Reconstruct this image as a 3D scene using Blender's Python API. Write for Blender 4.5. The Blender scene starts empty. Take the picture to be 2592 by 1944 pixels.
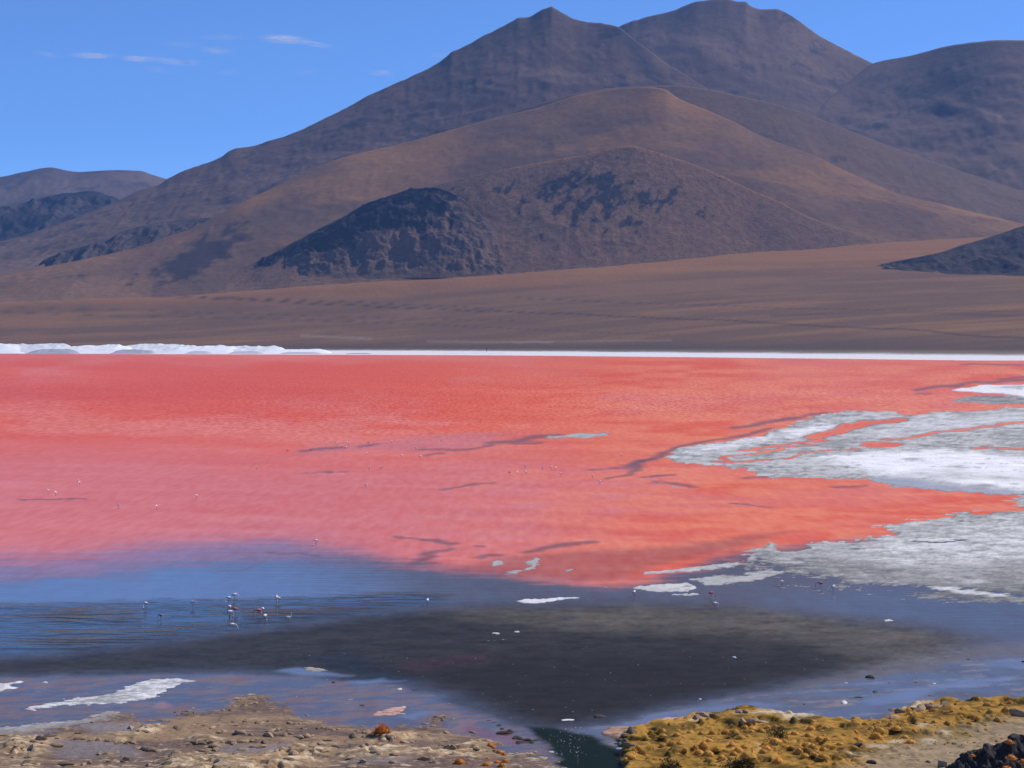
import bpy, bmesh, math, random
import numpy as np
from mathutils import Vector, Matrix

# ---------------------------------------------------------------- camera, sky, sun, exposure
SC = bpy.context.scene
COL = SC.collection
F, CX, YH, HC = 4500.0, 1296.0, 850.0, 36.0      # focal length (photo px), centre column, horizon row, eye height (m)
SUN_EL, SUN_AZ = math.radians(44), math.radians(62)   # azimuth clockwise from the view direction (+Y)

cam = bpy.data.cameras.new('camera')
cam.sensor_width = 36.0
cam.lens = F / 2592.0 * 36.0
cam.shift_y = -(972.0 - YH) / 2592.0
cam.clip_start, cam.clip_end = 0.5, 120000.0
camo = bpy.data.objects.new('camera', cam)
camo.location = (0, 0, HC)
camo.rotation_euler = (math.pi / 2, 0, 0)
COL.objects.link(camo)
SC.camera = camo

world = bpy.data.worlds.new('World')
SC.world = world
world.use_nodes = True
wn, wl = world.node_tree.nodes, world.node_tree.links
wn.clear()
sky = wn.new('ShaderNodeTexSky')
sky.sky_type = 'NISHITA'
sky.sun_disc = False
sky.sun_elevation = SUN_EL
sky.sun_rotation = SUN_AZ
sky.altitude = 6000.0
sky.air_density = 1.0
sky.dust_density = 0.0
sky.ozone_density = 10.0
bg = wn.new('ShaderNodeBackground')
bg.inputs['Strength'].default_value = 0.15
wo = wn.new('ShaderNodeOutputWorld')
wl.new(sky.outputs[0], bg.inputs['Color'])
wl.new(bg.outputs[0], wo.inputs['Surface'])

sun = bpy.data.lights.new('sun', 'SUN')
sun.energy = 3.5
sun.angle = math.radians(0.5)
sun.color = (1.0, 0.965, 0.92)
suno = bpy.data.objects.new('sun', sun)
sd = Vector((math.sin(SUN_AZ) * math.cos(SUN_EL), math.cos(SUN_AZ) * math.cos(SUN_EL), math.sin(SUN_EL)))
suno.rotation_euler = sd.to_track_quat('Z', 'Y').to_euler()
suno.location = (200, -200, 400)
COL.objects.link(suno)

SC.view_settings.view_transform = 'Standard'
SC.view_settings.look = 'None'
SC.view_settings.exposure = 0.35
SC.view_settings.gamma = 1.0
SC.view_settings.use_curve_mapping = False
SC.cycles.max_bounces = 6
SC.cycles.transparent_max_bounces = 8
SC.cycles.volume_bounces = 0

# ---------------------------------------------------------------- numeric helpers
def _hash(ix, iy, seed):
    h = (ix.astype(np.int64) * 374761393 + iy.astype(np.int64) * 668265263 + seed * 1442695041) & 0xFFFFFFFF
    h = ((h ^ (h >> 13)) * 1274126177) & 0xFFFFFFFF
    h = ((h ^ (h >> 16)) * 2246822519) & 0xFFFFFFFF
    return ((h ^ (h >> 15)) & 0xFFFFFF).astype(np.float64) / 0xFFFFFF

def vnoise(x, y, seed=0):
    """smooth value noise, -1..1"""
    x = np.asarray(x, float); y = np.asarray(y, float)
    x0 = np.floor(x); y0 = np.floor(y)
    fx = x - x0; fy = y - y0
    ux = fx * fx * fx * (fx * (fx * 6 - 15) + 10); uy = fy * fy * fy * (fy * (fy * 6 - 15) + 10)
    a = _hash(x0, y0, seed); b = _hash(x0 + 1, y0, seed)
    c = _hash(x0, y0 + 1, seed); d = _hash(x0 + 1, y0 + 1, seed)
    return ((a + (b - a) * ux) * (1 - uy) + (c + (d - c) * ux) * uy) * 2 - 1

def fbm(x, y, seed=0, octaves=4, gain=0.5):
    s = 0; a = 1; t = 0
    for o in range(octaves):
        s = s + a * vnoise(x * 2 ** o + 17.3 * o, y * 2 ** o - 9.1 * o, seed + o * 31)
        t += a; a *= gain
    return s / t

def ridged(x, y, seed=0, octaves=4):
    s = 0; a = 1; t = 0
    for o in range(octaves):
        s = s + a * (1 - 2 * np.abs(vnoise(x * 2 ** o + 5.7 * o, y * 2 ** o + 3.3 * o, seed + o * 17)))
        t += a; a *= 0.5
    return s / t

def sstep(a, b, v):
    t = np.clip((v - a) / (b - a), 0, 1)
    return t * t * (3 - 2 * t)

def curve(pts, xs):
    """monotone cubic through (x, value) points, linear beyond the ends"""
    pts = sorted(pts)
    x = np.array([p[0] for p in pts], float); y = np.array([p[1] for p in pts], float)
    h = np.diff(x); d = np.diff(y) / h
    m = np.zeros_like(y)
    m[0], m[-1] = d[0], d[-1]
    for i in range(1, len(x) - 1):
        if d[i - 1] * d[i] <= 0:
            m[i] = 0
        else:
            w1 = 2 * h[i] + h[i - 1]; w2 = h[i] + 2 * h[i - 1]
            m[i] = (w1 + w2) / (w1 / d[i - 1] + w2 / d[i])
    xs = np.asarray(xs, float)
    k = np.clip(np.searchsorted(x, xs) - 1, 0, len(h) - 1)
    t = (xs - x[k]) / h[k]
    t2, t3 = t * t, t * t * t
    r = (2 * t3 - 3 * t2 + 1) * y[k] + (t3 - 2 * t2 + t) * h[k] * m[k] + (-2 * t3 + 3 * t2) * y[k + 1] + (t3 - t2) * h[k] * m[k + 1]
    r = np.where(xs < x[0], y[0] + (xs - x[0]) * m[0], r)
    return np.where(xs > x[-1], y[-1] + (xs - x[-1]) * m[-1], r)

def lin(r, g, b):
    f = lambda c: (c / 255 / 12.92) if c <= 10 else ((c / 255 + 0.055) / 1.055) ** 2.4
    return np.array((f(r), f(g), f(b)))

def at(x, y, z=0.0):
    """the point at height z seen at photo pixel (x, y)"""
    d = (HC - z) * F / (y - YH)
    return Vector(((x - CX) / F * d, d, z))

# ---------------------------------------------------------------- mesh and object helpers
def tag(o, label=None, cat=None, group=None, kind=None):
    if label: o['label'] = label
    if cat: o['category'] = cat
    if group: o['group'] = group
    if kind: o['kind'] = kind
    return o

def link(name, me, mat=None, parent=None):
    o = bpy.data.objects.new(name, me)
    COL.objects.link(o)
    if mat is not None and me is not None and len(me.materials) == 0:
        for m in (mat if isinstance(mat, (list, tuple)) else [mat]):
            me.materials.append(m)
    if parent is not None:
        o.parent = parent
    return o

def grid_mesh(name, P, smooth=True, keep=None):
    """P: (rows, cols, 3) array -> mesh; keep: optional (rows-1, cols-1) bool"""
    nr, nc = P.shape[:2]
    idx = np.arange(nr * nc).reshape(nr, nc)
    q = np.stack([idx[:-1, :-1], idx[:-1, 1:], idx[1:, 1:], idx[1:, :-1]], -1).reshape(-1, 4)
    if keep is not None:
        q = q[keep.reshape(-1)]
    me = bpy.data.meshes.new(name)
    me.vertices.add(nr * nc)
    me.vertices.foreach_set('co', P.reshape(-1).astype(np.float32))
    me.loops.add(len(q) * 4)
    me.loops.foreach_set('vertex_index', q.reshape(-1).astype(np.int32))
    me.polygons.add(len(q))
    me.polygons.foreach_set('loop_start', np.arange(0, len(q) * 4, 4, dtype=np.int32))
    me.polygons.foreach_set('use_smooth', np.full(len(q), smooth))
    me.update(calc_edges=True)
    return me

def set_col(me, name, C):
    a = me.attributes.new(name, 'FLOAT_COLOR', 'POINT')
    n = len(me.vertices)
    buf = np.ones((n, 4), np.float32)
    buf[:, :3] = np.asarray(C).reshape(n, 3)
    a.data.foreach_set('color', buf.reshape(-1))

def set_float(me, name, V):
    a = me.attributes.new(name, 'FLOAT', 'POINT')
    a.data.foreach_set('value', np.asarray(V, np.float32).reshape(-1))

class NT:
    """small wrapper for node trees"""
    def __init__(self, name):
        self.m = bpy.data.materials.new(name)
        self.m.use_nodes = True
        self.t = self.m.node_tree
        self.n = self.t.nodes
        self.b = self.n['Principled BSDF']
    def add(self, kind, ins=None, **props):
        nd = self.n.new(kind)
        for k, v in props.items():
            setattr(nd, k, v)
        for k, v in (ins or {}).items():
            self.put(nd.inputs[k], v)
        return nd
    def put(self, sock, v):
        if isinstance(v, bpy.types.NodeSocket):
            self.t.links.new(v, sock)
        else:
            sock.default_value = v
    def noise(self, vec, scale, detail=3, rough=0.55, dist=0.0):
        return self.add('ShaderNodeTexNoise', {'Vector': vec, 'Scale': scale, 'Detail': detail, 'Roughness': rough, 'Distortion': dist}).outputs[0]
    def coords(self, scale=(1, 1, 1), kind='Object'):
        tc = self.add('ShaderNodeTexCoord').outputs[kind]
        return self.add('ShaderNodeMapping', {'Vector': tc, 'Scale': scale}).outputs[0]
    def ramp(self, fac, stops):
        r = self.add('ShaderNodeValToRGB', {'Fac': fac})
        e = r.color_ramp.elements
        while len(e) < len(stops): e.new(0.5)
        for el, (p, c) in zip(e, stops):
            el.position = p; el.color = (*c, 1) if len(c) == 3 else c
        return r.outputs[0]
    def math(self, op, a, b=0.0):
        nd = self.add('ShaderNodeMath', operation=op)
        self.put(nd.inputs[0], a); self.put(nd.inputs[1], b)
        return nd.outputs[0]
    def maprange(self, v, a, b, c, d):
        return self.add('ShaderNodeMapRange', {'Value': v, 'From Min': a, 'From Max': b, 'To Min': c, 'To Max': d}).outputs[0]
    def mix(self, fac, a, b, mode='MIX'):
        nd = self.add('ShaderNodeMix', data_type='RGBA', blend_type=mode)
        self.put(nd.inputs[0], fac); self.put(nd.inputs[6], a); self.put(nd.inputs[7], b)
        return nd.outputs[2]
    def attr(self, name, out='Color'):
        return self.add('ShaderNodeAttribute', attribute_name=name).outputs[out]
    def bump(self, h, strength, dist):
        return self.add('ShaderNodeBump', {'Height': h, 'Strength': strength, 'Distance': dist}).outputs[0]
    def set(self, **kw):
        names = {'base': 'Base Color', 'rough': 'Roughness', 'spec': 'Specular IOR Level', 'ior': 'IOR', 'normal': 'Normal'}
        for k, v in kw.items():
            self.put(self.b.inputs[names[k]], v)
        return self.m

def c4(c): return (float(c[0]), float(c[1]), float(c[2]), 1.0)

# ---------------------------------------------------------------- materials
def mat_terrain(name, grain, relief, scale=1.0):
    m = NT(name)
    vec = m.coords((1 / scale, 1 / scale, 1 / scale))
    col = m.attr('Col')
    n1 = m.noise(vec, 0.045, 6, 0.72)
    n2 = m.noise(vec, 0.22, 4, 0.7)
    f1 = m.maprange(n1, 0.3, 0.7, 1 - grain, 1 + grain)
    f2 = m.maprange(n2, 0.3, 0.7, 1 - grain * 0.9, 1 + grain * 0.9)
    f = m.math('MULTIPLY', f1, f2)
    cmb = m.add('ShaderNodeCombineColor', {0: f, 1: f, 2: f}).outputs[0]
    base = m.mix(1.0, col, cmb, 'MULTIPLY')
    hgt = m.math('ADD', n1, m.math('MULTIPLY', n2, 0.35))
    return m.set(base=base, rough=0.95, spec=0.08, normal=m.bump(hgt, relief, 9.0 * scale))

def mat_lake():
    m = NT('lake_water')
    col = m.attr('Col')
    rip = m.attr('rip', 'Fac')
    # long algae streaks across the wind, ripple shade and glints put into their colour
    s1 = m.noise(m.coords((0.16, 0.022, 1)), 1.0, 4, 0.6)
    s2 = m.noise(m.coords((0.55, 0.10, 1)), 1.0, 3, 0.6)
    s3 = m.noise(m.coords((0.9, 0.35, 1)), 1.0, 3, 0.6)
    k = m.attr('streak', 'Fac')
    st = m.math('MULTIPLY', m.math('ADD', m.maprange(s1, 0.32, 0.68, -0.3, 0.3), m.maprange(s2, 0.36, 0.64, -0.8, 0.8)), k)
    fr = m.math('ADD', 1.0, m.math('MULTIPLY', st, 0.24))
    fg = m.math('ADD', 1.0, m.math('MULTIPLY', st, 0.85))
    fb = m.math('ADD', 1.0, m.math('MULTIPLY', st, 1.15))
    cmb = m.add('ShaderNodeCombineColor', {0: fr, 1: fg, 2: fb}).outputs[0]
    base = m.mix(1.0, col, cmb, 'MULTIPLY')
    # small wind ripples
    w = m.add('ShaderNodeTexWave', {'Vector': m.coords((0.03, 0.085, 1)), 'Scale': 1.0, 'Distortion': 11.0, 'Detail': 3.0, 'Detail Scale': 1.6, 'Detail Roughness': 0.6}, bands_direction='Y').outputs[1]
    n = m.noise(m.coords((0.10, 0.34, 1)), 1.0, 4, 0.6)
    h = m.math('MULTIPLY', m.math('ADD', m.math('MULTIPLY', w, 0.6), n), rip)
    return m.set(base=base, rough=m.attr('rough', 'Fac'), spec=m.attr('gloss', 'Fac'), ior=1.33,
                 normal=m.bump(h, 1.0, 0.35))

def mat_ground():
    m = NT('ground')
    col = m.attr('Col')
    n1 = m.noise(m.coords((1, 1, 1)), 1.6, 5, 0.65)
    n2 = m.noise(m.coords((0.5, 0.25, 1)), 0.35, 4, 0.65)
    n3 = m.noise(m.coords((1, 1, 1)), 7.0, 2, 0.6)
    f = m.math('MULTIPLY', m.maprange(n1, 0.3, 0.7, 0.78, 1.2), m.maprange(n2, 0.3, 0.7, 0.82, 1.16))
    f = m.math('MULTIPLY', f, m.maprange(n3, 0.3, 0.7, 0.85, 1.15))
    cmb = m.add('ShaderNodeCombineColor', {0: f, 1: f, 2: f}).outputs[0]
    base = m.mix(1.0, col, cmb, 'MULTIPLY')
    return m.set(base=base, rough=m.attr('rough', 'Fac'), spec=m.attr('gloss', 'Fac'), normal=m.bump(n1, 0.5, 0.10))

def mat_rock(name, a, b, relief=0.6, sc=3.0):
    m = NT(name)
    vec = m.coords((1, 1, 1), 'Object')
    n = m.noise(vec, sc, 6, 0.7)
    rnd = m.add('ShaderNodeObjectInfo').outputs['Random']
    fac = m.math('ADD', m.math('MULTIPLY', n, 0.9), m.math('MULTIPLY', rnd, 0.35))
    base = m.ramp(fac, [(0.25, a), (0.85, b)])
    return m.set(base=base, rough=0.9, spec=0.2, normal=m.bump(n, relief, 0.15))

def mat_grass(name, lo, hi):
    m = NT(name)
    t = m.attr('tip', 'Fac')
    rnd = m.add('ShaderNodeObjectInfo').outputs['Random']
    base = m.ramp(t, [(0.0, lo), (0.45, tuple(0.55 * np.array(hi) + 0.45 * np.array(lo))), (1.0, hi)])  # darker low and inside: shade within the clump put into the colour
    f = m.maprange(rnd, 0, 1, 0.75, 1.2)
    g = m.maprange(rnd, 0, 1, 0.8, 1.15)
    cmb = m.add('ShaderNodeCombineColor', {0: f, 1: g, 2: f}).outputs[0]
    return m.set(base=m.mix(1.0, base, cmb, 'MULTIPLY'), rough=0.7, spec=0.15)

def mat_plain(name, c, rough=0.7, spec=0.3, var=0.15, sc=4.0):
    m = NT(name)
    n = m.noise(m.coords((1, 1, 1)), sc, 3, 0.6)
    c = np.array(c)
    base = m.ramp(n, [(0.3, tuple(c * (1 - var))), (0.7, tuple(np.minimum(c * (1 + var), 0.95)))])
    return m.set(base=base, rough=rough, spec=spec)

M_MTN = mat_terrain('far_slope', 0.20, 0.30, 1.3)
M_HILL = mat_terrain('brown_slope', 0.20, 0.28, 1.0)
M_ROCKY = mat_terrain('rocky_slope', 0.34, 0.75, 0.7)
M_LAKE = mat_lake()
M_GROUND = mat_ground()
M_STONE = mat_rock('shore_stone', (0.06, 0.045, 0.035), (0.50, 0.34, 0.20))
M_DARKSTONE = mat_rock('dark_stone', (0.02, 0.02, 0.022), (0.075, 0.065, 0.06))
M_WHITESTONE = mat_rock('white_stone', (0.5, 0.48, 0.45), (0.85, 0.83, 0.8))
M_SALT = mat_rock('salt_heap', (0.62, 0.60, 0.60), (0.88, 0.87, 0.86), 0.8, 0.06)
M_STRAW = mat_grass('straw_grass', (0.13, 0.062, 0.012), (0.88, 0.46, 0.085))
M_RUST = mat_grass('rust_grass', (0.20, 0.075, 0.015), (0.75, 0.29, 0.055))
M_SHRUB = mat_grass('dark_shrub', (0.02, 0.018, 0.006), (0.13, 0.10, 0.022))

# ---------------------------------------------------------------- painting by traced outlines
class Field:
    """values laid over ground points; px, py are where those points show in the photograph"""
    def __init__(self, px, py, seed, warp=1.0, k=1.0):
        self.k = k
        self.n = px.size
        self.rx, self.ry = px.reshape(-1), py.reshape(-1)
        k = np.clip((self.ry - 880) / 300, 0.4, 1.0)     # finer frayed edges in the distance
        self.px = self.rx + warp * k * (26 * fbm(self.rx / 95, self.ry / 16, seed, 4, 0.6))
        self.py = self.ry + warp * k * (5.0 * fbm(self.rx / 70, self.ry / 14, seed + 7, 4, 0.6))
        self.v = {}
    def new(self, key, val):
        val = np.asarray(val, float)
        self.v[key] = np.tile(val, (self.n, 1)) if val.ndim else np.full(self.n, float(val))
    def dist(self, poly, stretch, pad):
        p = np.array(poly, float)
        sel = np.where((self.px > p[:, 0].min() - pad * stretch) & (self.px < p[:, 0].max() + pad * stretch) &
                       (self.py > p[:, 1].min() - pad) & (self.py < p[:, 1].max() + pad))[0]
        if sel.size == 0:
            return sel, None
        x, y = self.px[sel] / stretch, self.py[sel]
        q = p.copy(); q[:, 0] /= stretch
        return sel, (x, y, q)
    def poly(self, poly, soft=2.0, stretch=4.0):
        soft = soft * self.k
        sel, g = self.dist(poly, stretch, soft * 2 + 1)
        if g is None:
            return sel, np.zeros(0)
        x, y, q = g
        inside = np.zeros(x.size, bool); best = np.full(x.size, 1e9)
        for i in range(len(q)):
            ax, ay = q[i]; bx, by = q[(i + 1) % len(q)]
            c = ((ay > y) != (by > y))
            if by != ay:
                inside ^= c & (x < (bx - ax) * (y - ay) / (by - ay) + ax)
            l2 = (bx - ax) ** 2 + (by - ay) ** 2 + 1e-9
            t = np.clip(((x - ax) * (bx - ax) + (y - ay) * (by - ay)) / l2, 0, 1)
            best = np.minimum(best, (x - ax - t * (bx - ax)) ** 2 + (y - ay - t * (by - ay)) ** 2)
        sdv = np.sqrt(best) * np.where(inside, 1, -1)
        return sel, sstep(-soft, soft, sdv)
    def line(self, pts, width, soft=1.5, stretch=4.0):
        sel, g = self.dist(pts, stretch, width + soft * 2)
        if g is None:
            return sel, np.zeros(0)
        x, y, q = g
        best = np.full(x.size, 1e9)
        for i in range(len(q) - 1):
            ax, ay = q[i]; bx, by = q[i + 1]
            l2 = (bx - ax) ** 2 + (by - ay) ** 2 + 1e-9
            t = np.clip(((x - ax) * (bx - ax) + (y - ay) * (by - ay)) / l2, 0, 1)
            best = np.minimum(best, (x - ax - t * (bx - ax)) ** 2 + (y - ay - t * (by - ay)) ** 2)
        return sel, 1 - sstep(width - soft, width + soft, np.sqrt(best))
    def put(self, sm, amount=1.0, **vals):
        sel, m = sm
        if sel.size == 0:
            return
        m = m * amount
        for k, val in vals.items():
            a = self.v[k]
            if callable(val):
                val = val(sel)
            if a.ndim == 2:
                a[sel] = a[sel] * (1 - m[:, None]) + np.asarray(val) * m[:, None]
            else:
                a[sel] = a[sel] * (1 - m) + val * m
def Z(x0, y0, s, pts):
    return [(x0 + s * a, y0 + s * b) for a, b in pts]
R6 = lambda pts: Z(1296, 900, 0.5859, pts)
R8 = lambda pts: Z(1296, 1400, 0.5859, pts)
R7 = lambda pts: Z(0, 1400, 0.5859, pts)
Q8 = lambda pts: Z(1000, 1330, 0.2532, pts)
Q6 = lambda pts: Z(1580, 1380, 0.2577, pts)
N3 = lambda pts: Z(2000, 950, 0.2676, pts)
N4 = lambda pts: Z(1600, 1000, 0.2676, pts)
N1 = lambda pts: Z(0, 1640, 0.2939, pts)
N2 = lambda pts: Z(650, 1640, 0.2939, pts)
N6 = lambda pts: Z(700, 1060, 0.425, pts)
G1 = lambda pts: Z(0, 1744, 0.1953, pts)
G2 = lambda pts: Z(432, 1744, 0.1953, pts)
G3 = lambda pts: Z(864, 1744, 0.1953, pts)
G4 = lambda pts: Z(1296, 1744, 0.1953, pts)
G5 = lambda pts: Z(1728, 1744, 0.1953, pts)
G6 = lambda pts: Z(2160, 1744, 0.1953, pts)

SHORE = [(-900, 889), (0, 895), (864, 898), (1296, 900), (2000, 907), (2592, 914), (3500, 925)]   # far edge of the pink water
STRIP = [(-900, 882), (0, 886), (864, 888), (1296, 890), (2000, 896), (2592, 901), (3500, 910)]   # where the white strand meets the brown plain
FOOT = [(-900, 780), (0, 764), (170, 757), (410, 751), (586, 739), (762, 725), (996, 711), (1296, 692), (1647, 664), (1882, 642), (2058, 630), (2300, 612), (2592, 596), (3500, 560)]
FOOTD = [(-900, 5100), (0, 5000), (1300, 5000), (2000, 5250), (2592, 5500), (3500, 5700)]

# ---------------------------------------------------------------- lake
def perspective_grid(xs, ds):
    X = (xs[None, :] - CX) / F * ds[:, None]
    Y = np.broadcast_to(ds[:, None], X.shape)
    return X, Y

def build_lake():
    xs = np.concatenate([np.linspace(-2600, -300, 24)[:-1], np.linspace(-300, 2900, 560), np.linspace(2900, 5200, 24)[1:]])
    ys = np.concatenate([np.linspace(2150, 1960, 16)[:-1], np.linspace(1960, 884, 420)])
    ds = HC * F / (ys - YH)
    X, Y = perspective_grid(xs, ds)
    px = np.broadcast_to(xs[None, :], X.shape); py = np.broadcast_to(ys[:, None], X.shape)
    f = Field(px, py, 11)
    rx, ry = f.rx, f.ry
    nA = fbm(rx / 420, ry / 60, 3, 4); nB = fbm(rx / 120, ry / 10, 5, 4)
    f.new('Col', (0.60, 0.155, 0.125)); f.new('gloss', 0.09); f.new('rough', 0.42); f.new('rip', 0.0); f.new('streak', 0.8)
    C = f.v['Col']
    red = np.array((0.79, 0.118, 0.040)); rose = np.array((0.79, 0.185, 0.115)); mauve = np.array((0.69, 0.195, 0.18)); salmon = np.array((0.88, 0.25, 0.12))
    t = sstep(-0.35, 0.45, nA + 0.5 * nB + 0.25)[:, None]
    C[:] = rose * (1 - t) + red * t
    w = (sstep(1060, 1240, ry + 60 * nA) * (1 - sstep(1250, 1900, rx + 200 * nA)))[:, None] * 0.8
    C[:] = C * (1 - w) + mauve * w
    w = (sstep(900, 1900, rx) * sstep(-0.4, 0.3, nB))[:, None] * 0.75
    C[:] = C * (1 - w) + salmon * w
    w = (sstep(925, 896, ry))[:, None] * 0.5
    C[:] = C * (1 - w) + rose * w
    w = ((1 - sstep(500, 1400, rx)) * np.exp(-((ry + 14 * nA - 985) / 55) ** 2))[:, None] * 0.75
    C[:] = C * (1 - w) + np.array((0.70, 0.085, 0.03)) * w
    f.v['streak'][:] = 0.75 - 0.55 * sstep(1000, 1130, ry + 40 * nA - 0.02 * (1300 - rx))
    # calm lilac slick inside the red water
    f.put(f.poly(N6([(-60, 240), (150, 195), (300, 165), (520, 145), (800, 110), (1100, 90), (1400, 85), (1250, 150), (1000, 190), (850, 200), (600, 180), (400, 190), (200, 215)]), 6, 5), 0.3, Col=(0.42, 0.19, 0.24), streak=0.2)
    # --- the pink ends: shallow grey-blue water over mud
    yb = curve([(-900, 1450), (0, 1440), (260, 1425), (520, 1400), (700, 1392), (880, 1400), (980, 1415), (1090, 1436), (1230, 1448), (1330, 1464), (1420, 1476), (1540, 1487), (1620, 1478), (1700, 1455), (1900, 1400), (3500, 1300)], f.px)
    wd = 48 - 26 * sstep(700, 1150, f.px)
    strk = 26 * fbm(rx / 170, ry / 4.5, 57, 4, 0.6) * (1 - 0.35 * sstep(800, 1200, rx))
    wmask = sstep(-1, 1, (f.py + strk - yb) / wd)
    f.put((np.arange(f.n), wmask), Col=(0.105, 0.10, 0.115), gloss=0.27, rough=0.20, rip=0.05, streak=0.15)
    lil = np.exp(-(((f.py + strk - yb) / 42) ** 2)) * (1 - sstep(650, 1100, rx))
    f.put((np.arange(f.n), lil), 0.6, Col=(0.27, 0.17, 0.24), gloss=0.35, rough=0.2)
    # brick-red shallows where the pink thins out
    f.put(f.poly([(1130, 1440), (1300, 1408), (1450, 1395), (1700, 1385), (1850, 1360), (2000, 1345), (1800, 1405), (1650, 1435), (1560, 1470), (1450, 1470), (1280, 1455)], 8, 5), 0.55, Col=(0.30, 0.075, 0.05), gloss=0.2)
    f.put(f.poly(Q6([(1480, 260), (1300, 200), (1000, 130), (880, 95), (960, 130), (1150, 190)]), 2, 4), 0.9, Col=(0.50, 0.13, 0.09), gloss=0.12)
    # calm water, left; its sky reflection is partly put into the blue colour
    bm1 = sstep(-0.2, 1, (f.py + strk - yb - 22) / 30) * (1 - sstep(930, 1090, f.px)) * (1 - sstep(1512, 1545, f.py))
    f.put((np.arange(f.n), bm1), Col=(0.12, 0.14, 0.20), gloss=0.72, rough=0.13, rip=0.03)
    # rippled dark water in front of it
    f.put(f.poly([(-900, 1545), (0, 1535), (400, 1519), (760, 1514), (1040, 1500), (1130, 1510), (1080, 1530), (900, 1555), (700, 1580), (480, 1610), (250, 1640), (0, 1660), (-900, 1690)], 7, 8),
          Col=(0.042, 0.052, 0.06), gloss=0.55, rough=0.08, rip=lambda s: 0.25 + 0.95 * sstep(-0.25, 0.45, vnoise(rx[s] / 240, ry[s] / 26, 91)))
    # dark mud bank under a film of water, mountain reflection mixed into its colour
    dark = [(-900, 1690), (0, 1660), (250, 1640), (480, 1608), (700, 1578), (900, 1553), (1080, 1535), (1300, 1528), (1600, 1524), (1900, 1535), (2150, 1560), (2400, 1590), (2480, 1620), (2430, 1660), (2300, 1690),
            (2150, 1712), (1950, 1745), (1780, 1772), (1640, 1808), (1540, 1828), (1400, 1850), (1330, 1835), (1250, 1812), (1130, 1760), (1010, 1728), (860, 1728), (780, 1712), (600, 1705), (300, 1712), (0, 1718), (-900, 1730)]
    f.put(f.poly(dark, 26, 5), Col=(0.040, 0.033, 0.023), gloss=0.03, rough=0.32, rip=0.03, streak=0.12)
    f.put(f.poly([(1150, 1550), (1600, 1530), (1950, 1540), (2250, 1570), (2500, 1610), (2480, 1660), (2300, 1700), (2150, 1715), (2200, 1660), (2030, 1618), (1750, 1598), (1400, 1590)], 30, 5), 0.85, Col=(0.125, 0.103, 0.072))
    f.put(f.poly([(2150, 1700), (2400, 1640), (2700, 1620), (2700, 1700), (2400, 1730), (2150, 1745), (1900, 1765)], 10, 6), 0.75, Col=(0.17, 0.135, 0.105), gloss=0.12)
    f.put(f.poly([(1000, 1690), (1100, 1665), (1250, 1655), (1230, 1680), (1080, 1700)], 8, 4), 0.6, Col=(0.085, 0.035, 0.04))
    f.put(f.poly([(780, 1660), (900, 1660), (1000, 1700), (1100, 1720), (1000, 1730), (880, 1715)], 8, 4), 0.7, Col=(0.022, 0.03, 0.035))
    mt = 1 + 0.55 * fbm(rx / 60, ry / 6, 83, 4, 0.65) + 0.25 * fbm(rx / 9, ry / 2.5, 85, 2)
    sel, m = f.poly(dark, 12, 5)
    f.v['Col'][sel] *= (1 + (np.clip(mt[sel], 0.3, 2) - 1) * m)[:, None]
    # wind lanes on the red water
    lane = fbm(rx / 700, (ry - 0.03 * rx) / 17, 87, 4, 0.6)
    pk = (1 - wmask)
    f.v['Col'] *= (1 + pk[:, None] * lane[:, None] * np.array((0.06, 0.2, 0.24)))
    f.put(f.poly([(900, 1690), (1300, 1660), (1750, 1655), (2050, 1680), (1900, 1735), (1640, 1790), (1500, 1820), (1380, 1830), (1250, 1800), (1100, 1750)], 40, 5), 0.6, Col=(0.022, 0.019, 0.015), gloss=0.015)
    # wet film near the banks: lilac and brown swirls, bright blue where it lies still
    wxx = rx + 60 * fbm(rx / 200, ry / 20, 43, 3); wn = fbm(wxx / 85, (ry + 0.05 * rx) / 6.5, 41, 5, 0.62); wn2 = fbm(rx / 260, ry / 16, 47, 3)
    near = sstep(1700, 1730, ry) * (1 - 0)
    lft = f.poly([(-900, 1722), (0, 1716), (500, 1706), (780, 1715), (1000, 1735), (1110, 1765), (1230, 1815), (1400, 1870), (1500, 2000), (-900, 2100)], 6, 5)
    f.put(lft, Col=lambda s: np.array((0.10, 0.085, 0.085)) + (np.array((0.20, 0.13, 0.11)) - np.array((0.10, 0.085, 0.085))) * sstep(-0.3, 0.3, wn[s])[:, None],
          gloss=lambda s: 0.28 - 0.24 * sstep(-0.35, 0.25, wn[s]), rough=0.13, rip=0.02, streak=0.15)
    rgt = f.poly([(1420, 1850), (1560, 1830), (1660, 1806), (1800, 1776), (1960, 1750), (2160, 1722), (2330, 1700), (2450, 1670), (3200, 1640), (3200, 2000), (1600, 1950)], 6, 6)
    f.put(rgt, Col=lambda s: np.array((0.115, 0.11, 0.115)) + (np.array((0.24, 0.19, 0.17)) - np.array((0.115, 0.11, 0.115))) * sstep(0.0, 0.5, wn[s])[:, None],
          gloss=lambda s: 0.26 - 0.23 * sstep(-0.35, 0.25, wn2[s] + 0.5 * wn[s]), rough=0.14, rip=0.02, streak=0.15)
    for p in ([(2170, 1775), (2300, 1745), (2390, 1738), (2300, 1772), (2200, 1785)], [(2350, 1740), (2480, 1715), (2600, 1710), (2480, 1738)], [(2460, 1690), (2560, 1665), (2700, 1650), (2640, 1690), (2520, 1690)],
              [(1560, 1838), (1680, 1806), (1860, 1782), (1880, 1790), (1700, 1822), (1600, 1848)], [(1780, 1790), (1900, 1776), (1990, 1786), (1900, 1800)],
              [(745, 1690), (840, 1705), (880, 1712), (780, 1712), (700, 1698)], [(880, 1725), (960, 1718), (1010, 1724), (900, 1732)], [(1000, 1815), (1060, 1800), (1110, 1800), (1050, 1820)]):
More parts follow.
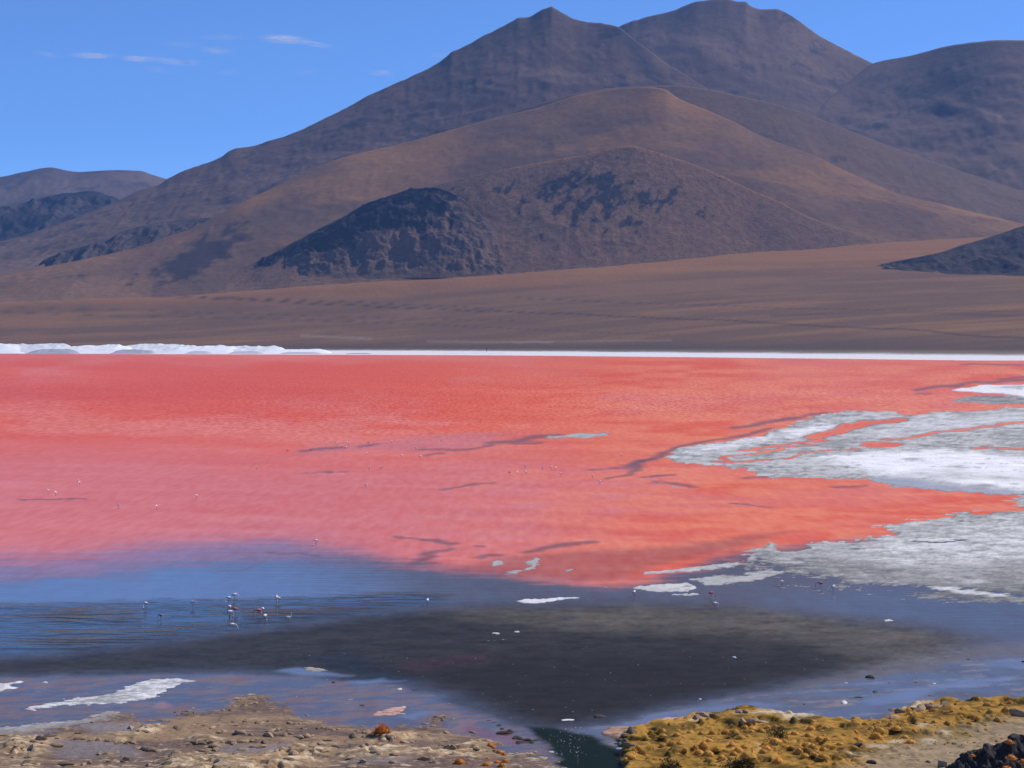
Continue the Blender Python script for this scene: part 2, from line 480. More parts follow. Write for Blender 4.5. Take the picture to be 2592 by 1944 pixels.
        f.put(f.poly(p, 4, 5), 0.8, Col=(0.16, 0.16, 0.19), gloss=0.5, rough=0.09)
    # clearer wet band, right
    f.put(f.poly([(1950, 1490), (2300, 1500), (2700, 1490), (2700, 1600), (2500, 1600), (2350, 1568), (2150, 1552), (1900, 1530)], 12, 6), 0.8, Col=(0.10, 0.11, 0.135), gloss=0.34, rough=0.2)
    # green-black stream mouth
    f.put(f.poly([(1330, 1838), (1420, 1845), (1470, 1855), (1530, 1880), (1580, 1905), (1600, 2100), (1440, 2100), (1430, 1960), (1400, 1900), (1360, 1870)], 5, 3), 1.0, Col=(0.010, 0.016, 0.006), gloss=0.02, rough=0.3, rip=0.0)
    # pink-red pools stranded near the stream
    f.put(f.poly(G3([(1440, 520), (1560, 400), (1700, 370), (1680, 480), (1600, 560), (1480, 560)]), 3, 3), 0.8, Col=(0.27, 0.13, 0.07), gloss=0.35)
    f.put(f.line(G3([(1650, 520), (1900, 590), (2100, 610), (2250, 700)]), 8, 4, 3), 0.7, Col=(0.22, 0.07, 0.05), gloss=0.3)
    f.put(f.poly(N1([(1330, 470), (1400, 455), (1490, 490), (1420, 520), (1340, 505)]), 3, 3), 0.8, Col=(0.34, 0.16, 0.11), gloss=0.2)
    # thin drowned mud ridges that darken the pink
    for pts, wd in ((N6([(900, 220), (960, 210), (1000, 208)]), 2.2), (N6([(880, 185), (1000, 182), (1070, 186), (1180, 176), (1290, 160)]), 2.6), (N6([(980, 423), (1080, 408), (1180, 392), (1290, 384)]), 2.4),
                    (N6([(150, 328), (300, 320), (430, 320)]), 1.3), (N6([(1830, 302), (1910, 298)]), 2.2), (N6([(1960, 292), (2060, 288), (2150, 270), (2230, 240)]), 3.2), (N6([(2150, 300), (2080, 330), (1950, 360)]), 2.2),
                    (N6([(160, 195), (260, 178), (380, 168)]), 3.2), (N6([(480, 165), (600, 150)]), 2), (N6([(1310, 145), (1450, 130), (1540, 110), (1640, 95)]), 5), (N6([(1420, 150), (1560, 140)]), 3),
                    ([(60, 1265), (120, 1263), (215, 1264)], 2), (R6([(940, 640), (1020, 645), (1120, 655)]), 2), (R6([(1390, 565), (1450, 570), (1510, 567)]), 3.5), (R6([(570, 525), (640, 518), (690, 512)]), 1.6),
                    (R6([(1020, 530), (1120, 522), (1180, 520)]), 3), (R6([(1940, 38), (2050, 36), (2212, 42)]), 1.8), (N3([(1180, 140), (1290, 125), (1400, 105), (1560, 100), (1700, 70), (2000, 60), (2300, 40)]), 4), (N3([(1990, 35), (2212, 12)]), 3),
                    (N3([(1200, 175), (1310, 175)]), 2.2), (N4([(0, 690), (200, 600), (400, 500), (600, 455), (900, 410), (1100, 380), (1300, 320)]), 3.5), (N4([(960, 310), (1100, 300), (1300, 250), (1600, 210), (1800, 170)]), 4),
                    (N4([(100, 770), (360, 745)]), 2), (N4([(250, 830), (340, 832), (440, 850), (550, 872)]), 3.5), (Q8([(20, 115), (200, 125), (330, 145), (450, 160), (560, 185), (630, 178)]), 3), (Q8([(530, 235), (420, 255), (330, 275), (300, 300), (400, 310), (250, 350), (180, 390), (340, 385)]), 4.5),
                    (Q8([(780, 207), (860, 205)]), 1.6), (Q8([(1290, 265), (1500, 232), (1700, 200), (1930, 168)]), 4.5), (Q8([(880, 320), (960, 300), (1030, 300)]), 4), ([(680, 1400), (760, 1402), (800, 1408)], 2.5), ([(540, 1448), (620, 1440), (660, 1430)], 2.2)):
        sel, m = f.line(pts, wd * 0.8, wd * 0.8, 5)
        if sel.size:
            m = m * sstep(-0.35, 0.25, 0.7 * fbm(rx[sel] / 34, ry[sel] / 3.0, 53, 3) + 0.5 * m)
        f.put((sel, m), 0.75, Col=(0.14, 0.08, 0.085), gloss=0.2, streak=0.2)
    me = grid_mesh('lake', np.stack([X, Y, np.zeros_like(X)], -1))
    set_col(me, 'Col', f.v['Col'])
    for k in ('gloss', 'rough', 'rip', 'streak'):
        set_float(me, k, f.v[k])
    o = link('lake', me, M_LAKE)
    tag(o, 'shallow lake of red algae water fading to grey blue mud film', 'lake', kind='structure')

# ---------------------------------------------------------------- ground: flats, shores, plain, the viewpoint's hillside
def ground_rows():
    near = np.array([-400, -200, -100, -60, -30, -15, 0, 6, 12, 20, 30, 45, 60, 80, 95, 110, 120, 128, 134, 139], float)
    ys = np.concatenate([np.linspace(1975, 1760, 270)[:-1], np.linspace(1760, 912, 350)])
    mid = HC * F / (ys - YH)
    far = np.concatenate([np.linspace(mid[-1], 5750, 170)[1:], np.linspace(5750, 12500, 20)[1:], np.array([20000, 40000, 90000.])])
    return np.concatenate([near[near < mid[0] - 1], mid, far])

def plain_z(xp, d):
    ds = HC * F / (curve(STRIP, xp) - YH)
    fd = curve(FOOTD, xp); fy = curve(FOOT, xp)
    z1 = HC + (YH - fy) / F * fd
    u = (d - ds) / (fd - ds)
    z = np.where(u > 0, z1 * (0.55 * np.clip(u, 0, 1) + 0.45 * np.clip(u, 0, 1) ** 2.0), 0)
    return z, u

def build_ground():
    xs = np.concatenate([np.linspace(-9000, -3000, 8)[:-1], np.linspace(-3000, -220, 24)[:-1], np.linspace(-220, 2812, 720), np.linspace(2812, 5600, 24)[1:], np.linspace(5600, 11600, 8)[1:]])
    ds = ground_rows()
    X = (xs[None, :] - CX) / F * np.maximum(ds, 40)[:, None]
    Y = np.broadcast_to(ds[:, None], X.shape)
    px = np.broadcast_to(xs[None, :], X.shape).copy()
    py = np.broadcast_to((YH + HC * F / np.maximum(ds, 60))[:, None], X.shape).copy()
    f = Field(px, py, 23, 1.15, 1.7)
    rx, ry = f.rx, f.ry
    n_str = fbm(rx / 46, ry / 3.2, 61, 4, 0.6)         # crust streaks
    n_fine = fbm(rx / 15, ry / 2.2, 63, 3, 0.65)
    n_big = fbm(rx / 240, ry / 22, 65, 4, 0.55)
    f.new('Col', (0.09, 0.08, 0.08)); f.new('hgt', -0.35); f.new('gloss', 0.15); f.new('rough', 0.85); f.new('rel', 0.0)
    grey = np.array((0.395, 0.375, 0.345)); white = np.array((0.84, 0.80, 0.765)); slate = np.array((0.15, 0.14, 0.145))
    def crust(a, b, c, lo=-0.2, hi=0.25):
        def g(s):
            t = sstep(lo, hi, 0.6 * n_str[s] + 0.5 * n_fine[s] + 0.25 * n_big[s])[:, None]
            u = sstep(-0.65, -0.3, 0.7 * n_str[s] + 0.5 * n_fine[s])[:, None]
            col = np.asarray(a) * (1 - t) + np.asarray(b) * t
            return np.asarray(c) * (1 - u) + col * u
        return g
    edge_n = 0.7 * n_str + 0.6 * n_fine
    def flat(sm, c, h=0.05, amt=1.0, **kw):
        sel, m = sm
        if sel.size:
            m2 = np.clip(m + (1 - np.abs(2 * m - 1)) * 0.75 * edge_n[sel], 0, 1)
            sm = (sel, m2)
        f.put(sm, amt, Col=c, hgt=h, **kw)
    # right-hand salt flats
    flat(f.poly(N3([(1400, 150), (1560, 110), (1800, 88), (2212, 75), (2900, 55), (2900, 240), (2212, 215), (1900, 180), (1600, 160)]), 3, 5), crust(white * 0.8, white, grey, -0.6, -0.1), 0.06)
    flat(f.poly(N3([(1480, 240), (1560, 220), (1660, 190), (1800, 180), (2000, 190), (2212, 210), (2900, 235), (2900, 290), (2212, 282), (1900, 285), (1600, 270)]), 3, 4), crust(grey * 0.6, grey * 0.9, slate), 0.04)
    S2 = [(200, 590), (330, 530), (420, 490), (600, 455), (800, 425), (1000, 405), (1180, 378), (1270, 330), (1400, 290), (1480, 240), (1640, 205), (1820, 160), (1980, 140), (2212, 135)]
    S2 = N4(S2) + N3([(900, 330), (1040, 330), (1150, 365), (1320, 330), (1600, 320), (1900, 310), (2212, 300), (3000, 295), (3000, 1130), (2212, 1130), (1700, 1121), (1440, 1095), (1080, 1060), (700, 1000), (400, 990), (100, 985), (0, 985)]) + N4([(1250, 790), (1100, 760), (1000, 700), (800, 690), (600, 665), (300, 650)])
    flat(f.poly(S2, 4, 5), crust(grey * 0.85, grey * 1.4, slate * 1.3), 0.045)
    flat(f.poly(N4([(400, 590), (560, 530), (800, 470), (1100, 420), (1300, 370), (1700, 300), (1900, 270), (2000, 290), (1800, 330), (1500, 380), (1200, 450), (900, 500), (600, 560)]), 5, 5), crust(white * 0.75, white * 0.95, grey), 0.06, 0.9)
    flat(f.poly(N3([(0, 520), (300, 470), (600, 460), (250, 520), (0, 590)]), 4, 5), crust(white * 0.85, white, grey, -0.5, 0), 0.06, 0.85)
    flat(f.poly(N3([(750, 440), (1100, 400), (1600, 370), (2212, 330), (3000, 320), (3000, 470), (1900, 480), (1300, 540), (900, 580), (700, 560), (900, 500)]), 5, 5), crust(grey * 1.3, white * 0.78, grey * 0.8), 0.05, 0.85)
    flat(f.poly(N3([(300, 770), (600, 740), (900, 715), (1300, 705), (1700, 725), (2212, 770), (3000, 790), (3000, 1060), (2212, 1090), (1700, 1040), (1300, 990), (900, 965), (700, 900), (500, 850)]), 6, 5), crust(white * 0.95, white * 1.03, grey * 1.1, -0.75, -0.25), 0.07)
    flat(f.poly(N3([(950, 950), (1200, 920), (1500, 900), (1800, 930), (2300, 960), (2300, 1010), (1800, 980), (1400, 985), (1100, 965)]), 6, 5), crust(grey, grey * 1.6, slate), 0.06, 0.7)
    for p in (N3([(1030, 805), (1150, 795), (1300, 803), (1150, 818)]), N3([(1400, 862), (1550, 855), (1760, 872), (1550, 878)]), N3([(1620, 1045), (1850, 1030), (1950, 1052), (1800, 1058)]), N3([(1950, 120), (2100, 105), (2300, 95), (2200, 112), (2050, 125)])):
        flat(f.poly(p, 2.5, 5), slate * 1.8, 0.05, 0.85)
    flat(f.poly(N3([(650, 1000), (900, 960), (1300, 1000), (1700, 1060), (2212, 1095), (3000, 1095), (3000, 1135), (2212, 1135), (1700, 1125), (1100, 1065)]), 4, 5), (0.34, 0.35, 0.40), 0.045, 0.85)
    # lower right crust
    L = R6([(960, 828), (1010, 815), (1100, 802), (1400, 797), (1500, 787), (1590, 770), (1560, 745), (1520, 735), (1650, 712), (1800, 692), (1880, 672), (2000, 657), (2100, 652), (2180, 632), (2300, 628), (2900, 628), (2900, 1045), (2212, 1040), (1900, 1015), (1700, 1000), (1500, 985), (1300, 955), (1150, 925), (1050, 890), (930, 850)])
    flat(f.poly(L, 8, 6), crust(grey * 0.85, grey * 1.45, slate * 1.3, -0.3, 0.4), 0.045)
    flat(f.poly(R6([(1500, 880), (1700, 800), (1900, 760), (2212, 720), (2900, 700), (2900, 860), (2212, 870), (1900, 880), (1700, 900)]), 14, 5), crust(grey * 1.1, white * 0.88, grey * 0.6, -0.3, 0.3), 0.055, 0.8)
    flat(f.poly(R6([(1500, 930), (1800, 905), (2212, 900), (2900, 900), (2900, 1010), (2212, 1010), (1800, 985)]), 8, 5), crust(grey * 0.55, grey * 0.9, slate), 0.04, 0.75)
    flat(f.poly([(1690, 1462), (1800, 1425), (1900, 1400), (2050, 1405), (2300, 1440), (2250, 1500), (2050, 1497), (1900, 1488), (1780, 1478)], 9, 6), crust(grey * 0.6, grey * 1.15, slate, -0.1, 0.5), 0.02, 0.9)
    flat(f.poly([(1960, 1490), (2200, 1488), (2450, 1480), (2900, 1470), (2900, 1560), (2600, 1545), (2400, 1528), (2200, 1512), (2050, 1505)], 12, 6), crust(grey * 0.42, grey * 0.75, slate, -0.2, 0.5), 0.015, 0.9)
    flat(f.poly([(2535, 1268), (2600, 1240), (2900, 1225), (2900, 1320), (2620, 1290)], 4, 5), crust(grey * 0.85, grey * 1.4, slate * 1.3), 0.045)
    # wet dim sand further down on the right
    flat(f.poly(R8([(1650, 200), (1760, 160), (1900, 155), (2150, 180), (2400, 190), (2400, 230), (2000, 215), (1800, 215)]), 6, 5), crust(grey * 0.5, grey * 0.8, slate), 0.02, 0.85)
    for p, c, a in ((R8([(1780, 140), (1900, 150), (2050, 168), (2150, 178), (2130, 186), (1980, 178), (1850, 160)]), white * 0.8, 0.9), (R8([(1900, 125), (2000, 115), (2040, 122), (1960, 135)]), white * 0.6, 0.8),
                    (R8([(1575, 285), (1630, 283), (1655, 292), (1605, 300)]), white * 0.8, 1), (R8([(1460, 222), (1500, 226), (1480, 231)]), grey, 1),
                    (Q6([(-20, 410), (100, 385), (300, 378), (600, 365), (700, 385), (740, 400), (650, 450), (450, 455), (250, 470), (130, 450), (40, 430)]), grey * 1.35, 1),
                    (Q6([(270, 490), (450, 465), (750, 465), (800, 485), (650, 500), (400, 500)]), grey * 1.3, 1),
                    (Q6([(130, 275), (300, 250), (600, 215), (850, 190), (1100, 172), (1180, 190), (1100, 210), (900, 240), (600, 265), (350, 290), (200, 300)]), grey * 1.2, 1),
                    (Q6([(580, 350), (750, 320), (900, 305), (1100, 300), (1300, 260), (1480, 255), (1540, 285), (1300, 340), (1100, 375), (950, 395), (800, 385)]), grey * 1.1, 1),
                    (Q8([(900, 380), (950, 350), (1060, 335), (1100, 360), (1130, 390), (1000, 412), (930, 422), (900, 400)]), grey * 0.95, 1),
                    (Q8([(1340, 320), (1430, 316), (1500, 340), (1490, 420), (1400, 462), (1200, 484), (1090, 487), (1090, 452), (1310, 445), (1380, 405), (1310, 410), (1360, 355)]), grey * 0.95, 1),
                    (Q8([(1600, 455), (1690, 425), (1810, 418), (1780, 442), (1680, 467)]), grey * 0.85, 1), (Q8([(1490, 528), (1610, 518), (1630, 528), (1560, 534)]), grey * 1.3, 1), (Q8([(1750, 567), (1820, 551), (1860, 556), (1800, 572)]), grey * 1.4, 1),
                    (Q8([(2060, 618), (2130, 612), (2190, 622), (2120, 628)]), white * 0.7, 1), (Q8([(1520, 490), (1630, 480), (1600, 492)]), grey * 1.1, 1),
                    (Q8([(1200, 750), (1300, 730), (1500, 720), (1700, 712), (1850, 700), (1945, 718), (1900, 732), (1700, 757), (1500, 777), (1300, 772)]), white * 0.82, 1), (Q8([(1640, 778), (1740, 762), (1840, 752), (1800, 770), (1700, 784)]), white * 0.7, 1),
                    (Q8([(1330, 262), (1420, 240), (1580, 212), (1720, 198), (1700, 208), (1560, 228), (1420, 252)]), white * 0.6, 1), (Q8([(1180, 183), (1210, 180), (1240, 190), (1215, 198)]), white, 1),
                    (Q8([(200, 385), (270, 365), (330, 380), (280, 398)]), grey * 0.7, 1), (Q8([(-60, 440), (60, 432), (90, 440), (-40, 452)]), grey * 0.7, 0.9),
                    (N6([(1560, 100), (1640, 92), (1750, 85), (1900, 78), (2040, 85), (1930, 105), (1850, 115), (1700, 115), (1600, 118)]), grey * 1.0, 1), (N6([(1130, 178), (1200, 166), (1280, 160), (1230, 174)]), slate * 1.6, 0.9),
                    (N4([(330, 850), (400, 842), (470, 852), (520, 872), (430, 876), (370, 866)]), grey * 1.1, 1), (N4([(1120, 275), (1180, 268), (1220, 278), (1160, 284)]), grey, 1),
                    ([(545, 1446), (600, 1440), (620, 1444), (560, 1451)], grey, 0.9), ([(690, 1440), (730, 1438), (740, 1442), (700, 1444)], grey, 0.9), ([(840, 1446), (880, 1448), (870, 1452)], grey * 1.2, 0.9),
                    (R7([(2080, 345), (2120, 337), (2172, 342), (2150, 353), (2100, 352)]), grey * 1.4, 1), (R7([(2055, 374), (2150, 370), (2260, 374), (2150, 380)]), grey * 1.2, 1), (R8([(-10, 333), (50, 334), (70, 341), (20, 345)]), grey * 1.4, 1),
                    (R8([(1395, 415), (1430, 412), (1440, 418)]), grey * 0.6, 0.8)):
        flat(f.poly(p, 2.2, 4), crust(np.array(c) * 0.8, np.array(c) * 1.1, np.array(c) * 0.55, -0.6, 0.1), 0.05, a)
    # channels of red-brown water cut back through the crust
    for pts, wd in ((N4([(2212, 255), (2050, 310), (1850, 370), (1700, 400)]), 9), (N4([(1800, 430), (1560, 450), (1350, 480), (1180, 515), (1060, 520)]), 4.5), (N4([(1700, 470), (1450, 500), (1280, 540), (1000, 575), (860, 590), (950, 640)]), 4),
                    (N4([(1560, 565), (1400, 600), (1150, 635), (800, 640)]), 2.5), (N3([(2600, 380), (2200, 440), (1950, 470), (1700, 510), (1400, 535), (1250, 570), (1050, 600), (900, 610)]), 4.5), (N3([(1050, 420), (800, 440), (500, 520), (250, 590)]), 9), (N3([(700, 685), (400, 710), (100, 740), (-100, 800)]), 2.5),
                    (R6([(2000, 685), (2080, 668), (2212, 665), (2500, 668)]), 8), (R6([(1760, 800), (1850, 803), (1960, 795)]), 3), (N3([(1720, 690), (1900, 680), (2212, 690), (2700, 690)]), 4)):
        sel, m = f.line(pts, wd * 0.42, wd * 0.5, 5)
        f.put((sel, m), 0.95, hgt=-0.06, Col=(0.16, 0.10, 0.10))
    f.put(f.poly(R6([(1140, 828), (1190, 812), (1265, 810), (1285, 832), (1235, 847), (1165, 840)]), 2, 4), hgt=-0.2)
    f.put(f.poly(N3([(730, 660), (800, 645), (950, 645), (1080, 658), (950, 670), (800, 670)]), 2, 5), hgt=-0.2)
    # ---- near left shore
    tan = np.array((0.30, 0.185, 0.095)); mud = np.array((0.155, 0.096, 0.066)); pale = np.array((0.62, 0.49, 0.32)); pinkish = np.array((0.62, 0.36, 0.29))
    flat(f.poly(N1([(200, 520), (300, 490), (600, 430), (850, 400), (1000, 355), (1280, 258), (1500, 250), (1730, 275), (1740, 295), (1560, 330), (1400, 390), (1380, 430), (1200, 455), (1050, 482), (800, 485), (500, 505), (280, 540)]), 3, 4), crust(white * 0.45, white * 0.9, grey * 0.7, -0.35, 0.3), 0.05, rel=0.06)
    flat(f.poly(N1([(-300, 320), (0, 300), (130, 282), (290, 292), (100, 320), (150, 345), (0, 385), (-300, 390)]), 3, 4), crust(white * 0.6, white * 0.9, grey, -0.4, 0.2), 0.08)
    flat(f.poly(N1([(-300, 530), (0, 510), (250, 500), (100, 535), (-300, 560)]), 4, 4), crust(grey * 0.7, grey * 1.1, mud), 0.03, 0.8)
    flat(f.poly(N1([(-300, 720), (0, 680), (300, 640), (600, 610), (800, 585), (900, 530), (1100, 545), (1050, 590), (850, 640), (500, 690), (200, 735), (-300, 790)]), 3, 4), crust(grey * 0.75, grey * 1.1, tan * 0.7), 0.05, rel=0.06)
    flat(f.poly(N2([(360, 185), (420, 160), (520, 158), (640, 195), (560, 212), (430, 208)]), 2, 4), (0.36, 0.33, 0.27), 0.06)
    flat(f.poly(N2([(1030, 595), (1060, 540), (1150, 510), (1290, 488), (1310, 530), (1270, 565), (1170, 592)]), 3, 3), crust(pinkish * 0.75, pinkish * 1.05, mud), 0.07)
    flat(f.poly(N2([(690, 460), (780, 430), (890, 430), (860, 460), (760, 466)]), 3, 3), crust(pinkish * 0.7, pinkish, mud), 0.05, 0.9)
    flat(f.poly(N2([(700, 515), (780, 490), (900, 490), (850, 512), (760, 520)]), 3, 3), crust(pinkish * 0.6, pinkish * 0.95, mud), 0.05, 0.9)
    flat(f.poly(N2([(80, 505), (180, 520), (290, 548), (270, 565), (150, 535)]), 2, 3), crust(tan * 1.2, pale * 0.8, mud), 0.05, 0.9)
    land = N1([(-900, 820), (0, 748), (200, 720), (480, 690), (760, 640), (1000, 560), (1150, 590), (1300, 640), (1480, 580), (1620, 545), (1800, 520), (1900, 450), (2200, 400)]) + \
        N2([(150, 420), (300, 470), (350, 540), (450, 600), (700, 640), (900, 650), (1000, 670), (1200, 680), (1400, 650), (1480, 590), (1620, 575), (1700, 620), (1660, 680), (1720, 720), (1900, 740)]) + \
        G3([(1900, 600), (1960, 680), (2060, 720), (2250, 830)]) + G4([(200, 830), (400, 880), (560, 930), (640, 1010)]) + [(1440, 2000), (1440, 2200), (-900, 2200)]
    lm = f.poly(land, 9, 4)
    lm = (lm[0], np.clip(lm[1] + (1 - np.abs(2 * lm[1] - 1)) * 0.8 * edge_n[lm[0]], 0, 1))
    def shorecol(s):
        a = sstep(-0.25, 0.3, n_big[s] + 0.5 * n_str[s])[:, None]
        b = 0.7 * sstep(0.2, 0.6, 0.6 * n_str[s] + 0.6 * n_fine[s] + 0.25 * sstep(1850, 1940, ry[s]) - 0.16)[:, None]
        col = mud * (1 - a) + tan * a
        return col * (1 - b) + pale * b
    f.put(lm, Col=shorecol, hgt=0.07, rel=0.32, gloss=0.3, rough=0.75)
    # pale crust benches near the bottom edge
    for p in (G2([(150, 880), (400, 860), (900, 850), (1150, 850), (1450, 800), (1600, 700), (1700, 780), (2000, 780), (1900, 870), (1700, 1000), (1600, 1100), (-100, 1100), (-100, 950)]), G3([(0, 860), (300, 760), (600, 740), (900, 780), (1300, 820), (1700, 700), (1900, 690), (1950, 800), (1700, 880), (1300, 900), (1000, 860), (700, 850), (500, 860), (200, 900)]),
              G3([(480, 620), (700, 600), (900, 620), (800, 680), (600, 700), (450, 690)]), G1([(0, 700), (200, 640), (420, 620), (650, 680), (700, 800), (500, 880), (200, 860), (0, 850)]), G1([(1350, 620), (1600, 560), (1900, 500), (2100, 500), (1950, 600), (1800, 640), (1500, 660)]), G2([(240, 660), (500, 640), (640, 700), (620, 760), (480, 740), (250, 710)])):
        f.put(f.poly(p, 5, 3), 0.9, Col=crust(tan * 1.1, pale * 1.1, mud * 1.2, -0.15, 0.4), hgt=0.26, rel=1.25, gloss=0.12, rough=0.9)
    # shallow muddy hollows ringed by benches
    for p in (G1([(1000, 480), (1200, 440), (1600, 440), (1750, 480), (1780, 540), (1700, 580), (1300, 600), (1080, 570)]), G1([(620, 680), (900, 670), (1350, 670), (1700, 730), (1900, 850), (1900, 900), (1500, 870), (1000, 930), (700, 900), (640, 780)]), G2([(650, 780), (900, 730), (1400, 720), (1650, 720), (1500, 770), (1200, 840), (900, 850), (680, 830)]),
              G3([(100, 920), (500, 900), (900, 890), (800, 970), (400, 980), (150, 960)]), G1([(250, 600), (420, 590), (430, 640), (280, 660)])):
        f.put(f.poly(p, 4, 3), 0.95, Col=lambda s: np.array((0.23, 0.175, 0.145)) * (1 + 0.15 * n_fine[s])[:, None], hgt=0.10, rel=0.05, gloss=0.3, rough=0.5)
    # ---- right bank: mossy turf
    bank = G4([(1420, 880), (1480, 820), (1450, 760), (1380, 700), (1350, 650), (1500, 560), (1700, 540), (1800, 480), (1960, 410), (2212, 400)]) + \
        G5([(150, 380), (250, 350), (480, 330), (700, 300), (850, 295), (1000, 340), (1250, 355), (1500, 385), (1700, 395), (1800, 450), (2000, 475), (2212, 480)]) + \
        G6([(200, 460), (400, 430), (500, 360), (560, 300), (750, 260), (950, 230), (1250, 195), (1500, 190), (1800, 180), (2212, 145), (3500, 100)]) + [(3600, 2200), (1600, 2200), (1585, 1960)]
    turf = np.array((0.41, 0.215, 0.042)); turf2 = np.array((0.14, 0.085, 0.02)); ssand = np.array((0.31, 0.225, 0.135))
    nb = fbm(rx / 60, ry / 14, 81, 4, 0.6)
    bm_ = f.poly(bank, 4, 3)
    f.put(bm_, Col=lambda s: turf2 + (turf - turf2) * sstep(-0.35, 0.3, nb[s] + 0.4 * n_fine[s])[:, None], hgt=0.62, rel=1.25, gloss=0.05, rough=0.95)
    f.put(f.poly(G4([(1090, 560), (1200, 510), (1400, 510), (1700, 470), (1960, 405), (2300, 380), (2100, 470), (1800, 520), (1550, 560), (1450, 640), (1300, 650), (1130, 620)]), 3, 3), 0.95, Col=crust(tan * 1.2, pinkish * 0.95, mud), hgt=0.22, rel=0.2, gloss=0.1)
    for p in (G5([(640, 420), (900, 410), (1200, 360), (1500, 385), (1720, 400), (1800, 450), (1600, 490), (1450, 500), (1200, 440), (900, 440), (700, 450)]), G5([(150, 440), (350, 440), (330, 465), (150, 470)]), G6([(500, 370), (560, 300), (800, 255), (950, 240), (900, 290), (700, 330)]), G5([(2050, 900), (2212, 900), (2400, 960), (2100, 960)]),
              G5([(950, 840), (1050, 860), (1150, 900), (1050, 930), (980, 900)])):
        f.put(f.poly(p, 3, 3), 0.85, Col=crust(pale * 0.7, pale * 1.15, tan * 0.5), rel=0.8)
    f.put(f.poly(G6([(0, 1100), (150, 960), (420, 860), (700, 760), (900, 700), (1200, 620), (1500, 540), (1800, 500), (2212, 430), (3500, 330), (3500, 1400), (0, 1400)]), 10, 4), 0.9, Col=lambda s: ssand * (1 + 0.35 * n_fine[s] + 0.3 * n_str[s])[:, None], hgt=0.45, rel=0.3)
    f.put(f.poly(G6([(1100, 660), (1300, 590), (1550, 640), (1500, 690), (1250, 710)]), 6, 4), 0.7, Col=turf2 * 1.6)
    f.put(f.poly(G6([(1350, 500), (1500, 450), (1760, 490), (1650, 530)]), 6, 4), 0.7, Col=turf2 * 1.6)
    for p in (G6([(810, 750), (900, 715), (1020, 730), (1000, 770), (900, 785)]), G6([(1130, 640), (1280, 640), (1290, 665), (1150, 680)]), G6([(480, 750), (620, 735), (620, 770), (500, 775)]), G6([(780, 575), (1000, 560), (1080, 590), (850, 600)]), G6([(140, 780), (350, 790), (530, 820), (380, 860), (150, 810)])):
        f.put(f.poly(p, 2, 4), 0.9, Col=pale * 0.85, hgt=0.62)
    # relief
    h = f.v['hgt'].copy()
    rel = f.v['rel']
    wx, wy = X.reshape(-1), Y.reshape(-1)
    r1 = fbm(wx / 2.6, wy / 3.4, 91, 4, 0.55); r2 = ridged(wx / 1.4, wy / 2.0, 93, 3); r3 = fbm(wx / 9, wy / 14, 95, 3)
    ledge = sstep(-0.02, 0.10, r1 + 0.25 * r2)           # broken crust plates
    r4 = fbm(wx / 0.7, wy / 0.9, 97, 3, 0.6)
    h = h + rel * (0.24 * ledge + 0.08 * r2 + 0.14 * r3 + 0.07 * r4 - 0.04)
    h = h + np.where(f.v['hgt'] > -0.2, 0.014 * n_fine + 0.028 * n_str, 0.0)
    wet = (sstep(0.03, 0.0, h) * 0.6)[:, None] * (ry < 1720)[:, None]
    f.v['Col'][:] = f.v['Col'] * (1 - wet) + np.array((0.085, 0.085, 0.10)) * wet
    # far strand and plain
    z, u = plain_z(rx, wy)
    dsh = HC * F / (curve(SHORE, rx + 25 * fbm(rx / 150, ry * 0, 71, 3)) - YH)
    beyond = wy > dsh
    col = f.v['Col']
    ax = wx; wob = fbm(wx / 600, wy / 260, 73, 3)
    pn = fbm(wx / 520, wy / 38, 75, 5, 0.6); pn2 = fbm(wx / 130, wy / 90, 77, 4, 0.6); pn3 = fbm(wx / 1500, wy / 240, 79, 3)
    plain = np.array((0.225, 0.122, 0.066)); dusk = np.array((0.13, 0.078, 0.052)); ochre = np.array((0.31, 0.155, 0.066)); shoreband = np.array((0.115, 0.078, 0.058))
    t1 = sstep(-0.3, 0.4, pn + 0.3 * pn2)[:, None]; t2 = sstep(0.1, 0.5, pn3 + 0.5 * pn)[:, None]
    pc = (dusk * 0.6 + plain * 0.4) * (1 - t1) + plain * t1
    pc = pc * (1 - 0.5 * t2) + ochre * 0.5 * t2
    ft = sstep(0.72, 1.0, u + 0.1 * wob)[:, None]
    pc = pc * (1 - 0.75 * ft) + ochre * np.array((1.0, 0.92, 0.95)) * 0.75 * ft
    nb_ = (1 - sstep(0.04, 0.22, u + 0.05 * wob))[:, None]
    pc = pc * (1 - nb_) + shoreband * nb_
    # pale salt lines on the near plain
    strand = (1 - sstep(-0.01, 0.03, u + 0.01 * pn2))[:, None]
    pc = pc * (1 - strand) + np.array((0.80, 0.75, 0.73)) * strand
    edge = (np.exp(-((u - 0.03) / 0.015) ** 2) * 0.7)[:, None]
    pc = pc * (1 - edge) + np.array((0.26, 0.19, 0.12)) * edge
    b = beyond[:, None]
    col = np.where(b, pc, col)
    # wheel tracks across the plain
    ryp = YH + (HC - z) * F / np.maximum(wy, 60)
    for tr, wd, a in (([(500, 752), (760, 766), (1000, 778), (1296, 789), (1600, 801), (1900, 815), (2150, 828), (2350, 838), (2450, 849), (2592, 855), (2800, 862)], 1.6, 0.75), ([(300, 748), (700, 757), (1000, 770), (1250, 780)], 1.2, 0.6), ([(1296, 752), (1600, 765), (1900, 776), (2300, 785), (2800, 790)], 1.1, 0.5),
                      ([(0, 790), (400, 800), (900, 815), (1400, 836), (1700, 848)], 1.1, 0.45), ([(0, 775), (300, 783), (800, 800), (1300, 812)], 1.0, 0.4), ([(1950, 797), (2250, 792), (2592, 800)], 4.0, 0.35)):
        ty = curve(tr, rx) + 1.5 * vnoise(rx / 60, rx * 0, 3)
        inr = (rx > tr[0][0]) & (rx < tr[-1][0]) & beyond
